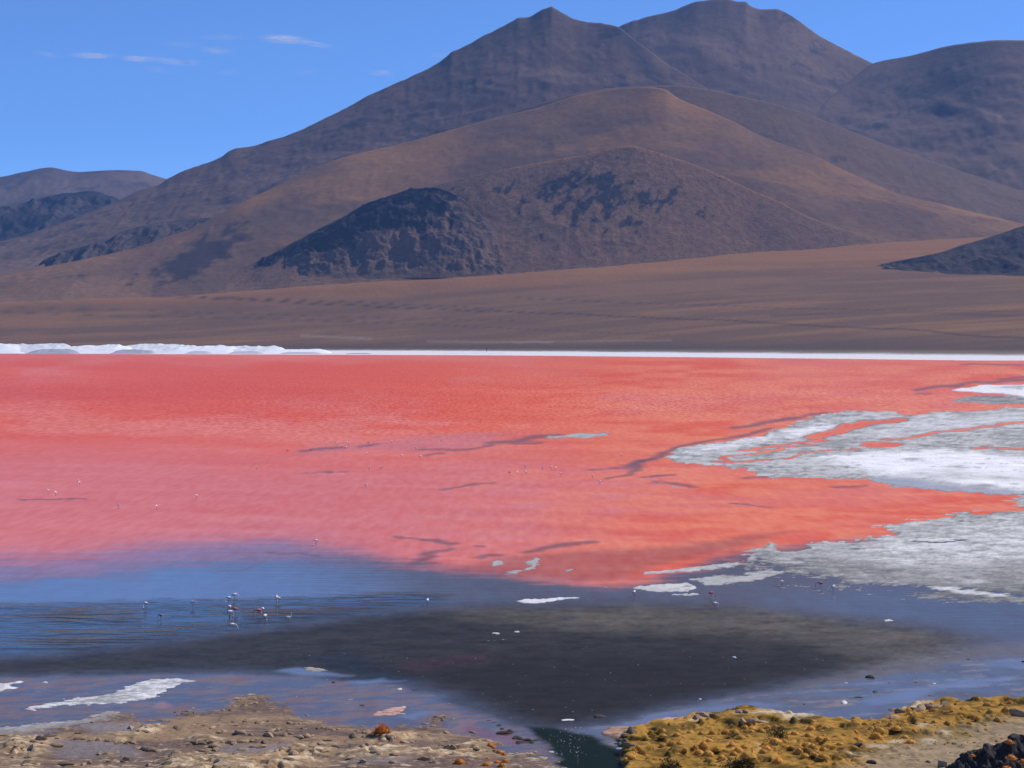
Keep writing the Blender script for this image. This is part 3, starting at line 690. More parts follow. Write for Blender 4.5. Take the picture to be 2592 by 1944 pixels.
        m = np.where(inr, np.exp(-((ryp - ty) / wd) ** 2) * a, 0)[:, None]
        col = col * (1 - m) + np.array((0.045, 0.035, 0.035)) * m
    for tr, wd, a in (([(760, 849), (850, 853), (940, 858)], 1.5, 0.7), ([(1080, 864), (1200, 866), (1400, 866)], 1.4, 0.6), ([(1296, 866), (1500, 863), (1700, 861)], 1.3, 0.5)):
        ty = curve(tr, rx) + 0.8 * vnoise(rx / 30, rx * 0, 3)
        inr = (rx > tr[0][0]) & (rx < tr[-1][0]) & beyond
        m = np.where(inr, np.exp(-((ryp - ty) / (wd * 1.6)) ** 2) * a * 0.55, 0)[:, None]
        col = col * (1 - m) + np.array((0.40, 0.34, 0.29)) * m
    h = np.where(beyond, 0.03 + 0.10 * sstep(0, 40, wy - dsh) + z + np.where(u > 0.05, np.clip(u, 0, 1.2) * 3.0 * (pn2 + wob), 0), h)
    # viewpoint hillside
    hill = 34.3 - 0.325 * np.clip(wy, 0, None) + np.clip(-wy, 0, None) * 0.1
    hill = np.where(wy < 135, np.maximum(hill + 0.5 * r3 * np.clip(wy / 10, 0, 1), -5), -5)
    hillm = hill > h
    h = np.maximum(h, hill)
    col = np.where(hillm[:, None], np.array((0.16, 0.12, 0.08)) * (1 + 0.4 * r1[:, None]), col)
    me = grid_mesh('ground', np.stack([X, Y, h.reshape(X.shape)], -1))
    set_col(me, 'Col', np.clip(col, 0.004, 0.9))
    set_float(me, 'gloss', np.where(beyond, 0.05, f.v['gloss'])); set_float(me, 'rough', np.where(beyond, 0.95, f.v['rough']))
    o = link('ground', me, M_GROUND)
    tag(o, 'salt crusted mud flats, grassy near shore and brown desert plain', 'ground', kind='structure')
    return ds, xs, h.reshape(X.shape)

GD, GX, GH = build_ground()
build_lake()

def ground_z(x, y):
    """height of the built ground under world point (x, y)"""
    i = int(np.clip(np.searchsorted(GD, y) - 1, 0, len(GD) - 2))
    xp = CX + F * x / max(y, 40)
    j = int(np.clip(np.searchsorted(GX, xp) - 1, 0, len(GX) - 2))
    a = min(max((y - GD[i]) / (GD[i + 1] - GD[i]), 0), 1); b = min(max((xp - GX[j]) / (GX[j + 1] - GX[j]), 0), 1)
    return float((GH[i, j] * (1 - b) + GH[i, j + 1] * b) * (1 - a) + (GH[i + 1, j] * (1 - b) + GH[i + 1, j + 1] * b) * a)

def seat(x, y):
    """point on the ground seen at photo pixel (x, y)"""
    z = 0.3
    for _ in range(6):
        p = at(x, y, z); z = 0.5 * z + 0.5 * ground_z(p.x, p.y)
    p = at(x, y, z)
    return Vector((p.x, p.y, ground_z(p.x, p.y)))

# ---------------------------------------------------------------- mountains and hills
def hill(name, label, crest, foot, x0, x1, step, rows, mat, color, prof=1.2, amp=25, gully=18, rough=6, seed=0, back=1500, relief_env=None, rnd=0.0, wl=(320, 900), sink=None, jag=0.0):
    xs = np.arange(x0, x1 + step, step, dtype=float)
    yc = curve([(c[0], c[1]) for c in crest], xs); dc = curve([(c[0], c[2]) for c in crest], xs)
    yf = curve([(c[0], c[1]) for c in foot], xs); df = curve([(c[0], c[2]) for c in foot], xs)
    yr = yc + jag * (ridged(xs / 42, xs * 0, seed + 2, 4) - 0.2)
    kk = np.exp(-0.5 * (np.arange(-80, 81) * step / 70.0) ** 2); kk /= kk.sum()
    pad = np.concatenate([yc[0] + (yc[1] - yc[0]) * np.arange(-80, 0), yc, yc[-1] + (yc[-1] - yc[-2]) * np.arange(1, 81)])
    yc = np.convolve(pad, kk, 'valid')              # broad body of the hill
    k2 = np.exp(-0.5 * (np.arange(-80, 81) * step / 110.0) ** 2); k2 /= k2.sum()
    dc = np.convolve(np.concatenate([np.full(80, dc[0]), dc, np.full(80, dc[-1])]), k2, 'valid')
    df = np.minimum(df, dc - 15)
    if sink is not None:                  # the foot runs a little under the plain
        yf = YH + (HC - (plain_z(xs, df)[0] - sink)) * F / df
    t = np.linspace(0, 1, rows)
    tb = np.linspace(0, 1, 14)[1:]
    D = df[None, :] + (dc - df)[None, :] * t[:, None]
    g = t ** prof
    g = g * (1 - rnd) + rnd * np.sin(t * math.pi / 2)
    y = yf[None, :] + (yc - yf)[None, :] * g[:, None] + (yr - yc)[None, :] * (0.5 * t ** 5 + 0.5 * t ** 16)[:, None]
    z = HC + (YH - y) / F * D
    X = (xs[None, :] - CX) / F * D
    zc = z[-1]
    Db = dc[None, :] + back * tb[:, None]
    zb = zc[None, :] - back * (0.25 * tb + 0.45 * tb ** 2)[:, None]
    Xb = (xs[None, :] - CX) / F * Db
    X = np.vstack([X, Xb]); Y = np.vstack([D, Db]); z = np.vstack([z, zb])
    T = np.concatenate([t, 1 + tb])[:, None] * np.ones_like(xs)[None, :]
    env = np.clip(T * 3, 0, 1) * np.where(T <= 1, np.clip((1 - T) * 5, 0.10, 1), np.clip((T - 1) * 4, 0.10, 1))
    wxx = X + 60 * vnoise(X / 500, Y / 500, seed + 3)
    ex = np.broadcast_to(xs[None, :], X.shape)
    m = relief_env(ex, T, X, Y) if relief_env else 1.0
    S = Y + 1.4 * z                        # distance along the slope
    z = z + env * (amp * fbm(wxx / wl[0] / 1.5, S / wl[1] / 1.2, seed + 1, 4) + gully * ridged(wxx / (wl[0] * 0.6) + 0.6 * vnoise(S / 260, X / 300, seed), S / (wl[1] * 0.7), seed + 5, 3)) + np.minimum(env * 2, 1) * rough * m * (ridged(X / 55, S / 110, seed + 9, 4) + 0.6 * fbm(X / 20, S / 40, seed + 11, 3))
    me = grid_mesh(name, np.stack([X, Y, z], -1))
    C = color(ex, T, X, Y, z, seed)
    set_col(me, 'Col', np.clip(C, 0.008, 0.6))
    o = link(name, me, mat)
    return tag(o, label, 'hill' if name == 'hill' else 'mountain', kind='structure')

def mixc(a, b, t):
    return np.asarray(a) * (1 - t[..., None]) + np.asarray(b) * t[..., None]

def col_far(base, alt, rock, orange=None, rockamt=0.2):
    def f(ex, T, X, Y, z, s):
        a = sstep(-0.35, 0.35, fbm(X / 420, (Y + z) / 520, s + 21, 5, 0.6))
        c = mixc(base, alt, a)
        r = sstep(0.42 - rockamt, 0.62 - rockamt, fbm(X / 130, (Y + 2 * z) / 240, s + 23, 5, 0.65))
        c = mixc(c, rock, r * 0.8)
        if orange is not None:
            o = sstep(0.8, 1.0, T) * sstep(-0.3, 0.4, fbm(X / 300, Y / 300, s + 25, 3)) + 0.45 * sstep(0.25, 0.0, T) + 0.5 * sstep(0.15, 0.5, fbm(X / 500, (Y + z) / 300, s + 27, 4))  # orange growth; the crest band also has its sunlit rim put into colour
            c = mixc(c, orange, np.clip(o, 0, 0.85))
        return c
    return f

# distant hills, left
hill('hill', 'distant purple brown hills beyond the long left slope',
     [(-700, 480, 10500), (0, 447, 10500), (62, 435, 10500), (125, 425, 10500), (194, 436, 10500), (244, 434, 10400), (291, 431.5, 10400), (352, 433, 10500), (388, 444, 10500), (421, 454, 10500), (600, 520, 10500), (900, 640, 10500)],
     [(-700, 700, 7600), (900, 700, 7600)], -500, 700, 5, 90, M_MTN, col_far((0.145, 0.10, 0.085), (0.105, 0.075, 0.07), (0.06, 0.05, 0.055)), 1.1, 45, 12, 5, 100, wl=(420, 900))
hill('hill', 'dark scarp in front of the distant left hills',
     [(-700, 560, 8600), (-200, 545, 8600), (0, 531, 8600), (70, 512, 8600), (155, 491, 8600), (233, 483, 8600), (266, 490, 8650), (300, 504, 8700), (360, 545, 8800), (500, 640, 8800)],
     [(-700, 650, 7900), (0, 615, 8000), (300, 600, 8100), (500, 660, 8200)], -500, 480, 4, 80, M_ROCKY, col_far((0.075, 0.055, 0.055), (0.035, 0.03, 0.04), (0.022, 0.02, 0.028), None, 0.45), 0.75, 20, 35, 16, 130, wl=(140, 600))
# twin-peaked volcano: rear peak, right shoulder, front peak
hill('mountain', 'highest rounded summit of the volcano, behind the pointed one',
     [(1100, 330, 8300), (1300, 220, 8300), (1450, 120, 8300), (1566, 69, 8300), (1600, 55, 8300), (1700, 27, 8300), (1770, 4, 8300), (1800, 1, 8300), (1830, -3, 8300), (1870, 4, 8300), (1886, 3, 8300), (1900, 14, 8300), (1925, 21, 8300), (1965, 22, 8300), (1990, 32, 8300), (2050, 72, 8300), (2080, 92, 8300), (2140, 125, 8300), (2212, 160, 8300), (2320, 215, 8200), (2500, 330, 8000), (2700, 450, 7900)],
     [(1100, 600, 6500), (2700, 600, 6500)], 1250, 2650, 4.5, 130, M_MTN, col_far((0.17, 0.108, 0.082), (0.125, 0.083, 0.069), (0.05, 0.045, 0.052), None, 0.15), 1.15, 50, 10, 3.5, 200, wl=(420, 700), jag=2.6)
hill('mountain', 'broad right hand shoulder of the volcano',
     [(1900, 455, 7050), (2000, 350, 7380), (2060, 288, 7640), (2110, 240, 7860), (2160, 198, 8080), (2212, 160, 8280), (2300, 142, 8250), (2400, 116, 8100), (2460, 107, 7900), (2540, 101, 7900), (2592, 102, 7900), (2800, 125, 7900), (3300, 260, 7900)],
     [(1900, 590, 6400), (3300, 590, 6400)], 1920, 3250, 5, 120, M_MTN, col_far((0.165, 0.107, 0.083), (0.122, 0.083, 0.07), (0.05, 0.046, 0.052), None, 0.15), 1.15, 55, 10, 3.5, 230, wl=(420, 700))
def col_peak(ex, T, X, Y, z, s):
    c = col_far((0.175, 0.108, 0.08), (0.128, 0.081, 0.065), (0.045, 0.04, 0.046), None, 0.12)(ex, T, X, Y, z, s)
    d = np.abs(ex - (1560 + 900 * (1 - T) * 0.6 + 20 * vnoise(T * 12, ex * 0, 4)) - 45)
    c = mixc(c, (0.035, 0.032, 0.04), np.exp(-(d / 55) ** 2) * 0.75 * (T < 1.0) * sstep(0.3, 0.6, T))  # dark band beside the ridge: flank shade put into the colour
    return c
hill('mountain', 'pointed front summit of the volcano with its long left slope',
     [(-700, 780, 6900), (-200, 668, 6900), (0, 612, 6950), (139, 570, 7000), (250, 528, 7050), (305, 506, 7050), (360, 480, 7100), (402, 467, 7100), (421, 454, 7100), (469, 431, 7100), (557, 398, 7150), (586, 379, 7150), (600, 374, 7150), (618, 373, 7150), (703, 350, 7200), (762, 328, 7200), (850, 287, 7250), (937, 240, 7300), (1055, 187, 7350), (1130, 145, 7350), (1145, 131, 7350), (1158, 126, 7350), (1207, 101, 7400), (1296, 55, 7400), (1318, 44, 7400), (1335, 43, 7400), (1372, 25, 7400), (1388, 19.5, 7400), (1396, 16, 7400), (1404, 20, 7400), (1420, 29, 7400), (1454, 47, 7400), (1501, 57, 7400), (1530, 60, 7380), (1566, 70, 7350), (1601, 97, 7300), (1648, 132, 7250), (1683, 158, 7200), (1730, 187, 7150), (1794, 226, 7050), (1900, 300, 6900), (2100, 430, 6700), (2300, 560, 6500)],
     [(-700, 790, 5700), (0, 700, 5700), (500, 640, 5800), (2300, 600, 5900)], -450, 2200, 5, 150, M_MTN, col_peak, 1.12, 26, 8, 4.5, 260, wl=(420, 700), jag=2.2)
# small dark ridges at the foot of the long slope
hill('hill', 'small dark rocky ridges behind the brown hill on the left',
     [(-60, 730, 5950), (40, 705, 5950), (83, 681, 5950), (111, 659, 5950), (155, 639, 5950), (211, 623, 5980), (263, 613, 6000), (305, 589, 6050), (355, 574, 6050), (416, 562, 6100), (471, 554, 6150), (521, 552, 6150), (600, 565, 6200), (700, 620, 6200)],
     [(-60, 735, 5600), (700, 700, 5600)], -40, 690, 3, 90, M_ROCKY, col_far((0.095, 0.07, 0.065), (0.05, 0.042, 0.045), (0.026, 0.024, 0.03), None, 0.35), 0.9, 10, 22, 12, 290, back=500, wl=(120, 500))
# brown middle hill: rear flank, main dome with its long spur, second spur
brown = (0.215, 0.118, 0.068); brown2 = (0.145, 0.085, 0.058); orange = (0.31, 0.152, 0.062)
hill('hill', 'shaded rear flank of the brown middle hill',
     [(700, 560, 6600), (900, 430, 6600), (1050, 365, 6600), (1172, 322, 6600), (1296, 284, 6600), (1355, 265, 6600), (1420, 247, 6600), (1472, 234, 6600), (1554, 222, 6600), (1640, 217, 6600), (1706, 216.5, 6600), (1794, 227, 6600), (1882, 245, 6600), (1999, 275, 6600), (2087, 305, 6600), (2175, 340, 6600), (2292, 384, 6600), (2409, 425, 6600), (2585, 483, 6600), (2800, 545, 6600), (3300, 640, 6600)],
     [(700, 740, 5200), (2000, 650, 5400), (2592, 600, 5600), (3300, 590, 5700)], 720, 3200, 4, 110, M_HILL, col_far(brown2, (0.125, 0.08, 0.06), (0.075, 0.05, 0.045), None, 0.0), 1.2, 26, 8, 2, 320, sink=12)  # darker browns carry the flank's shade in the colour
def col_dome(ex, T, X, Y, z, s):
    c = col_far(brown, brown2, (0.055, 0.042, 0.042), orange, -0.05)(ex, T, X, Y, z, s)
    # dark rubble on the lower left shoulder
    r = np.exp(-((ex - 480 - 260 * (T - 0.6)) / 160) ** 2) * np.exp(-((T - 0.62) / 0.28) ** 2)
    n = fbm(X / 45, (Y + 2 * z) / 110, s + 41, 4, 0.65)
    return mixc(c, (0.04, 0.032, 0.036), sstep(0.45, 0.75, r + 0.55 * n) * 0.9)
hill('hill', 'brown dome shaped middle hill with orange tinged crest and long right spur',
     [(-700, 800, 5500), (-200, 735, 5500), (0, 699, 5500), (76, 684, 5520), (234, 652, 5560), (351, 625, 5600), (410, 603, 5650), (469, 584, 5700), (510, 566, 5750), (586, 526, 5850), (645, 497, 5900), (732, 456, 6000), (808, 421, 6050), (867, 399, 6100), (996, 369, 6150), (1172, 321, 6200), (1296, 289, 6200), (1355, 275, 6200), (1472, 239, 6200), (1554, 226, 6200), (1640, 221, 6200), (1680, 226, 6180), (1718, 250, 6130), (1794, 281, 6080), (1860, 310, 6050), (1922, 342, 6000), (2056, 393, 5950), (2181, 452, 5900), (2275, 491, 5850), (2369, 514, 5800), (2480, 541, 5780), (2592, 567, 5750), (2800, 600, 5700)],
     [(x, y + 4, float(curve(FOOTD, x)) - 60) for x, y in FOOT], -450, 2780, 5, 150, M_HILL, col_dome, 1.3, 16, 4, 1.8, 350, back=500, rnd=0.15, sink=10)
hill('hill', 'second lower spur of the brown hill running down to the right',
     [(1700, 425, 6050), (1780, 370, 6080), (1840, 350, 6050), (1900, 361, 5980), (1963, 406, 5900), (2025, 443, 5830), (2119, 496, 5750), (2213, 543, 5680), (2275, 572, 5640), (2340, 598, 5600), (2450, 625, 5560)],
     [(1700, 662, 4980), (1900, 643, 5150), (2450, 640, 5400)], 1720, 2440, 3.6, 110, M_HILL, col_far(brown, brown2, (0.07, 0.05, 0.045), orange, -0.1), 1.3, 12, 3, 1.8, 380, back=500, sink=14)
# rocky foothill in front
def col_foot(ex, T, X, Y, z, s):
    c = col_far((0.20, 0.112, 0.07), (0.155, 0.09, 0.062), (0.06, 0.046, 0.047), None, -0.08)(ex, T, X, Y, z, s)
    n = fbm((X - 0.5 * z) / 36, (Y + 2.2 * z) / 150, s + 41, 4, 0.65)
    reg = np.exp(-((ex - 1500) / 240) ** 2) * np.exp(-((T - 0.62) / 0.34) ** 2) + 0.35 * np.exp(-((ex - 1700) / 200) ** 2) * np.exp(-((T - 0.5) / 0.3) ** 2) + 0.5 * np.exp(-((ex - 1230) / 140) ** 2) * sstep(0.55, 0.8, T)
    c = mixc(c, (0.032, 0.03, 0.036), sstep(0.50, 0.66, 0.55 * reg + 0.62 * n) * 0.95)
    cr = sstep(0.965, 0.995, T) * sstep(1250, 1330, ex) * (T < 1.2)  # orange crest rim, its sunlit edge put into the colour
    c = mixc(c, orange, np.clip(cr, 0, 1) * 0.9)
    return mixc(c, (0.20, 0.115, 0.07), 0.55 * sstep(0.16, 0.0, T))
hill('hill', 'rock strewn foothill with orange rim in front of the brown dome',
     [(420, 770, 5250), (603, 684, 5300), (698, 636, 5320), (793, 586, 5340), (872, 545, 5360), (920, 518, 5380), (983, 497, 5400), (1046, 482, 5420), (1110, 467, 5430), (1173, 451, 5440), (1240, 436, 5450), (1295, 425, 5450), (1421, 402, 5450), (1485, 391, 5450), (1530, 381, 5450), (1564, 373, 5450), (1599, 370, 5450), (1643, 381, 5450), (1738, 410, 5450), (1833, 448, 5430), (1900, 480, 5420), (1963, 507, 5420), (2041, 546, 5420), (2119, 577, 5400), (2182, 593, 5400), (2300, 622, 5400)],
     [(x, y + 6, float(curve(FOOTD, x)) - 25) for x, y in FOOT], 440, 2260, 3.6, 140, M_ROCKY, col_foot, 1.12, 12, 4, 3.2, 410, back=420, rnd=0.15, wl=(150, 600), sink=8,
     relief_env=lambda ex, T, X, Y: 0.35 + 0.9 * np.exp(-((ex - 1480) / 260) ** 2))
def col_knob(ex, T, X, Y, z, s):
    n = fbm(X / 42, (Y + 2 * z) / 110, s + 41, 5, 0.65)
    reg = 0.85 - 1.35 * sstep(0.66, 0.22, T + 0.1 * vnoise(ex / 45, T * 3, 5)) - 1.1 * sstep(1080, 1220, ex)
    c = mixc((0.165, 0.10, 0.07), (0.125, 0.08, 0.063), sstep(-0.3, 0.3, fbm(X / 90, (Y + z) / 120, s, 3)))
    c = mixc(c, (0.20, 0.115, 0.07), 0.55 * sstep(0.16, 0.0, T))
    return mixc(c, (0.022, 0.021, 0.028), sstep(0.15, 0.45, reg * 0.62 + 0.6 * n) * 0.95)
hill('hill', 'dark craggy knob on the left end of the foothill',
     [(540, 730, 5290), (603, 688, 5295), (698, 640, 5285), (793, 590, 5280), (872, 549, 5280), (920, 520, 5280), (983, 497, 5280), (1046, 479, 5275), (1090, 475, 5270), (1140, 488, 5255), (1180, 512, 5235), (1220, 546, 5210), (1260, 590, 5180), (1300, 640, 5140), (1360, 715, 5080)],
     [(540, 750, 5255), (603, 712, 5250), (700, 708, 5125), (800, 706, 5060), (1000, 703, 5020), (1200, 704, 4990), (1360, 712, 4985)], 550, 1350, 2.6, 130, M_ROCKY, col_knob, 1.05, 8, 9, 12, 440, back=180, rnd=0.2, wl=(110, 300))
hill('hill', 'dark rocky spur rising at the right end of the plain',
     [(2150, 700, 4930), (2207, 676, 4970), (2240, 667, 4985), (2275, 660, 5000), (2379, 639, 5030), (2432, 622, 5050), (2526, 594, 5070), (2592, 572, 5080), (2750, 530, 5100), (3000, 500, 5100), (3300, 560, 5100)],
     [(2150, 700, 4925), (2207, 680, 4925), (2275, 684, 4885), (2379, 691, 4810), (2526, 702, 4730), (2592, 706, 4695), (3300, 730, 4500)], 2170, 3250, 3, 90, M_ROCKY, col_far((0.07, 0.052, 0.045), (0.04, 0.034, 0.034), (0.022, 0.02, 0.025), None, 0.3), 0.95, 6, 5, 6, 470, back=420, wl=(120, 400), sink=2)

# ---------------------------------------------------------------- white salt heaps along the far strand
def salt_mound(xa, xb, ytop, d, label, seed, depth=130, mat=None, group='salt heaps along the far strand'):
    n, r = 64, 26
    xs = np.linspace(xa, xb, n); s = np.linspace(-1, 1, n)
    D = d + np.linspace(0, depth, r)[:, None] + 0 * xs[None, :]
    v = np.linspace(0, 1, r)[:, None]
    X = (xs[None, :] - CX) / F * d * np.ones((r, 1)) + 0 * D
    topz = HC - (ytop - YH) * d / F
    prof = np.clip(1 - np.abs(s) ** 5, 0, 1)[None, :] * np.clip(np.minimum(v / 0.75, (1 - v) / 0.25), 0, 1) ** 0.9
    lump = 0.80 + 0.12 * fbm(X / 60, D / 34, seed, 3) + 0.20 * ridged(X / 26, D / 13, seed + 5, 4)
    z = topz * prof * lump * (0.85 + 0.15 * vnoise(X / 90, 0 * X, seed + 2)) - 0.4 + 0.5 * prof
    P = np.stack([X - X.mean(), D - d, z], -1)
    o = link('salt_mound', grid_mesh('salt_mound', P), mat or M_SALT)
    o.location = (float(X.mean()), d, 0)
    return tag(o, label, 'mound', group)
sx = [(-330, 60, 861), (-30, 170, 863), (110, 330, 865), (260, 480, 866), (400, 600, 870), (530, 720, 873), (640, 830, 879)]
ORD = ['first', 'second', 'third', 'fourth', 'fifth', 'sixth', 'seventh']
for i, (a, b, t) in enumerate(sx):
    salt_mound(a, b, t - 1, 3620 + 25 * (i % 2), f'lumpy white salt heap, {ORD[6 - i]} from the low tapering end of the row', 500 + i * 13, group=None)
M_SALT_SHADE = mat_rock('shade_grey_salt', (0.30, 0.30, 0.33), (0.52, 0.51, 0.53), 0.9, 0.08)  # greyer copy of the salt: shade of the camera-facing humps put into colour
for i, (a, b, t) in enumerate([(55, 190, 881), (270, 372, 881), (330, 385, 885), (462, 530, 886), (570, 660, 886), (700, 812, 890)]):
    salt_mound(a, b, t, 3540, 'low salt hummock tinted shade grey at the foot of the white heaps', 600 + i * 7, 60, M_SALT_SHADE, 'shade grey hummocks before the salt heaps')
salt_mound(1110, 1310, 891.5, 3450, 'long low white salt bar with a shaded front, alone on the strand', 660, 70)
salt_mound(868, 940, 893, 3480, 'small low salt hummock tinted shade grey alone on the strand', 670, 50, M_SALT_SHADE)

# ---------------------------------------------------------------- rocks
def rock_mesh(name, seed, flat=0.6, jag=0.25, sub=2):
    rng = random.Random(seed)
    bm = bmesh.new()
    bmesh.ops.create_icosphere(bm, subdivisions=sub, radius=0.5)
    ax = [Vector((rng.uniform(-1, 1), rng.uniform(-1, 1), rng.uniform(-1, 1))).normalized() for _ in range(9)]
    off = [rng.uniform(0.26, 0.46) for _ in ax]
    for v in bm.verts:
        p = v.co.copy()
        for a, o in zip(ax, off):            # chop flat facets
            dd = p.dot(a) - o
            if dd > 0: p -= a * dd * 0.85
        p *= 1 + jag * (rng.random() - 0.5) * 0.5
        v.co = Vector((p.x * 1.15, p.y, p.z * flat + 0.5 * flat * 0.55))
    me = bpy.data.meshes.new(name)
    bm.to_mesh(me); bm.free()
    return me

rng = random.Random(4)
STONES = [rock_mesh('stone', i, 0.5 + 0.1 * (i % 3)) for i in range(6)]
DARKS = [rock_mesh('dark_stone', 20 + i, 0.55) for i in range(3)]
SLABS = [rock_mesh('stone', 40 + i, 0.42) for i in range(3)]
WHITES = [rock_mesh('white_stone', 30 + i, 0.5) for i in range(2)]
def put_rock(meshes, mat, x, y, w, name, label, group, sink=0.12):
    o = link(name, rng.choice(meshes), mat)
    p = seat(x, y)
    s = w
    o.location = (p.x, p.y, max(p.z, -0.05) - sink * s)
    o.rotation_euler = (rng.uniform(-0.15, 0.15), rng.uniform(-0.15, 0.15), rng.uniform(0, 6.28))
    o.scale = (s * rng.uniform(0.9, 1.9), s * rng.uniform(0.7, 1.1), s * rng.uniform(0.7, 1.25))
    return tag(o, label, 'stone', group)
LS = 'brown tan stone scattered on the muddy left shore'
GS = 'stones on the left shore'
listed = G1([(270, 440), (80, 600), (130, 595), (180, 655), (300, 700), (250, 735), (270, 765), (440, 680), (540, 650), (575, 690), (500, 580), (690, 720), (720, 745), (430, 770), (430, 850), (180, 880), (250, 940), (370, 955), (340, 985), (640, 610), (750, 640), (940, 645), (1030, 645), (1190, 648), (1280, 658), (1430, 670), (1500, 685), (1560, 690), (1640, 700), (1700, 690), (1790, 760), (1870, 775), (1960, 795), (2030, 800), (1730, 440), (1780, 450), (1850, 480), (1910, 495), (1960, 490), (1790, 540), (1880, 545), (1690, 500), (1400, 830), (1280, 840), (1500, 820), (1430, 935), (1500, 945), (1590, 940), (1640, 920), (860, 965), (960, 990), (1090, 970), (1170, 950), (1930, 985), (480, 970), (1190, 430), (1050, 565)]) + \
    G2([(60, 320), (120, 310), (180, 300), (230, 290), (290, 265), (690, 270), (770, 265), (930, 225), (960, 210), (990, 205), (1100, 170), (1080, 130), (1040, 130), (860, 130), (820, 215), (740, 150), (1270, 125), (1230, 165), (800, 425), (940, 445), (840, 475), (870, 480), (430, 470), (400, 480), (540, 490), (80, 490), (290, 460), (970, 415), (1120, 440), (1170, 435), (1270, 415), (1270, 475), (1370, 475), (1400, 470), (1550, 437), (1615, 445), (1680, 445), (1740, 440), (1270, 540), (1310, 545), (1380, 545), (1440, 525), (1520, 530), (1700, 510), (1740, 515), (1690, 540), (1900, 510), (1970, 505), (2030, 510), (2100, 520), (2170, 520), (900, 570), (960, 580), (1040, 585), (620, 555), (690, 550), (1270, 605), (1330, 600), (1400, 600), (1480, 595), (1560, 580), (1620, 615), (1680, 620), (1760, 610), (1830, 615), (470, 670), (520, 690), (680, 690), (760, 690), (810, 690), (900, 680), (960, 675), (1060, 675), (1120, 675), (1220, 695), (370, 690), (340, 700), (560, 720), (930, 790), (490, 790), (580, 780), (580, 820), (500, 820), (410, 810), (80, 830), (60, 850), (1110, 750), (1170, 760), (1440, 770), (1540, 910), (1600, 830), (1720, 770), (1810, 790), (1920, 785), (2000, 790), (2130, 745), (1950, 715), (2020, 655)]) + \
    G3([(200, 540), (330, 560), (170, 620), (230, 640), (300, 615), (340, 600), (600, 610), (650, 615), (270, 740), (350, 725), (430, 820), (500, 830), (690, 855), (140, 880), (290, 945), (680, 955), (1070, 910), (1150, 905), (1190, 945), (130, 1000), (1140, 400), (1170, 390), (1230, 360), (1290, 370), (1340, 355), (1090, 455), (1120, 490), (1190, 475), (1310, 400), (990, 495), (1360, 565), (1700, 580), (1450, 765), (1380, 755), (1300, 735), (1740, 760), (1900, 800), (820, 685), (900, 685), (1290, 665)])
def stone_place(x, y, w):
    size = 'large' if w > 0.7 else 'small'
    if math.hypot(x - 967, (y - 1850) * 2) < 110: pl = 'near the lone rust orange tussock'
    elif y < 1815: pl = 'on the wet outer mud of the left shore'
    elif x > 1050: pl = 'beside the stranded pools left of the stream'
    elif y < 1866 and 185 < x < 425: pl = 'on the bent rim of the muddy hollow'
    elif y < 1866 and x > 425: pl = 'in the dark scatter over the brown mud'
    elif y < 1910 and x < 180: pl = 'in the orange rubble round the flat mud pan'
    elif y < 1910 and x < 440: pl = 'in the ledge above the flat mud pan'
    elif x > 440: pl = 'on the pale crust bench of the near shore'
    else: pl = 'in front of the flat mud pan'
    return f'{size} brown stone {pl}', f'{size} stones {pl}'
for i, (x, y) in enumerate(listed):
    big = 0.34 + 0.5 * rng.random() * (0.5 + 0.5 * min(max((y - 1780) / 150, 0), 1))
    put_rock(SLABS if i % 4 == 2 else STONES, M_STONE, x + rng.uniform(-1, 1), y + rng.uniform(0, 2), (bw := big * (1.25 if y > 1850 else 0.85)), 'stone', *stone_place(x, y, bw))
for x, y, w in [(1303, 1878, .8), (1316, 1880, 1.0), (1326, 1888, .9), (1312, 1890, .8), (1335, 1885, .8), (1345, 1890, .6), (1358, 1884, .6), (1366, 1880, .6), (1280, 1866, 1.1), (1292, 1862, .9), (1270, 1855, .5), (1250, 1838, .5), (1240, 1832, .5), (1262, 1846, .5)]:
    put_rock(DARKS, M_DARKSTONE, x, y, w, 'dark_stone', 'dark grey stone heaped on the spit beside the stream mouth', 'dark stones on the spit')
for x, y, w in [(1519, 1823, 1.0), (1781, 1779, .5), (2203, 1724, .85), (2215, 1759, .8), (2170, 1774, .6), (2250, 1737, .5), (2318, 1735, .35), (2352, 1770, .35), (2560, 1745, .5), (1828, 1767, .4), (2036, 1792, .35), (2450, 1677, .35), (2592, 1683, .6), (845, 1736, .5), (1049, 1756, .5), (914, 1790, .6), (2205, 1932, .8), (2168, 1888, .7), (2350, 1930, .5)]:
    put_rock(DARKS, M_DARKSTONE, x, y, w, 'dark_stone', 'single dark stone lying alone on wet mud or sand', 'lone dark stones')
for x, y, w in [(1429, 1832, .95), (1572, 1898, .7), (1394, 1912, .5), (1773, 1778, .4), (1761, 1808, .8), (2138, 1788, .7), (2142, 1737, .35), (1858, 1672, .6), (1010, 1753, .6), (1568, 1899, .4), (327, 1842, .6), (112, 1736, .7), (2365, 1738, .4)]:
    put_rock(WHITES, M_WHITESTONE, x, y, w, 'white_stone', 'white salt crusted stone lying in the shallow water', 'white stones')
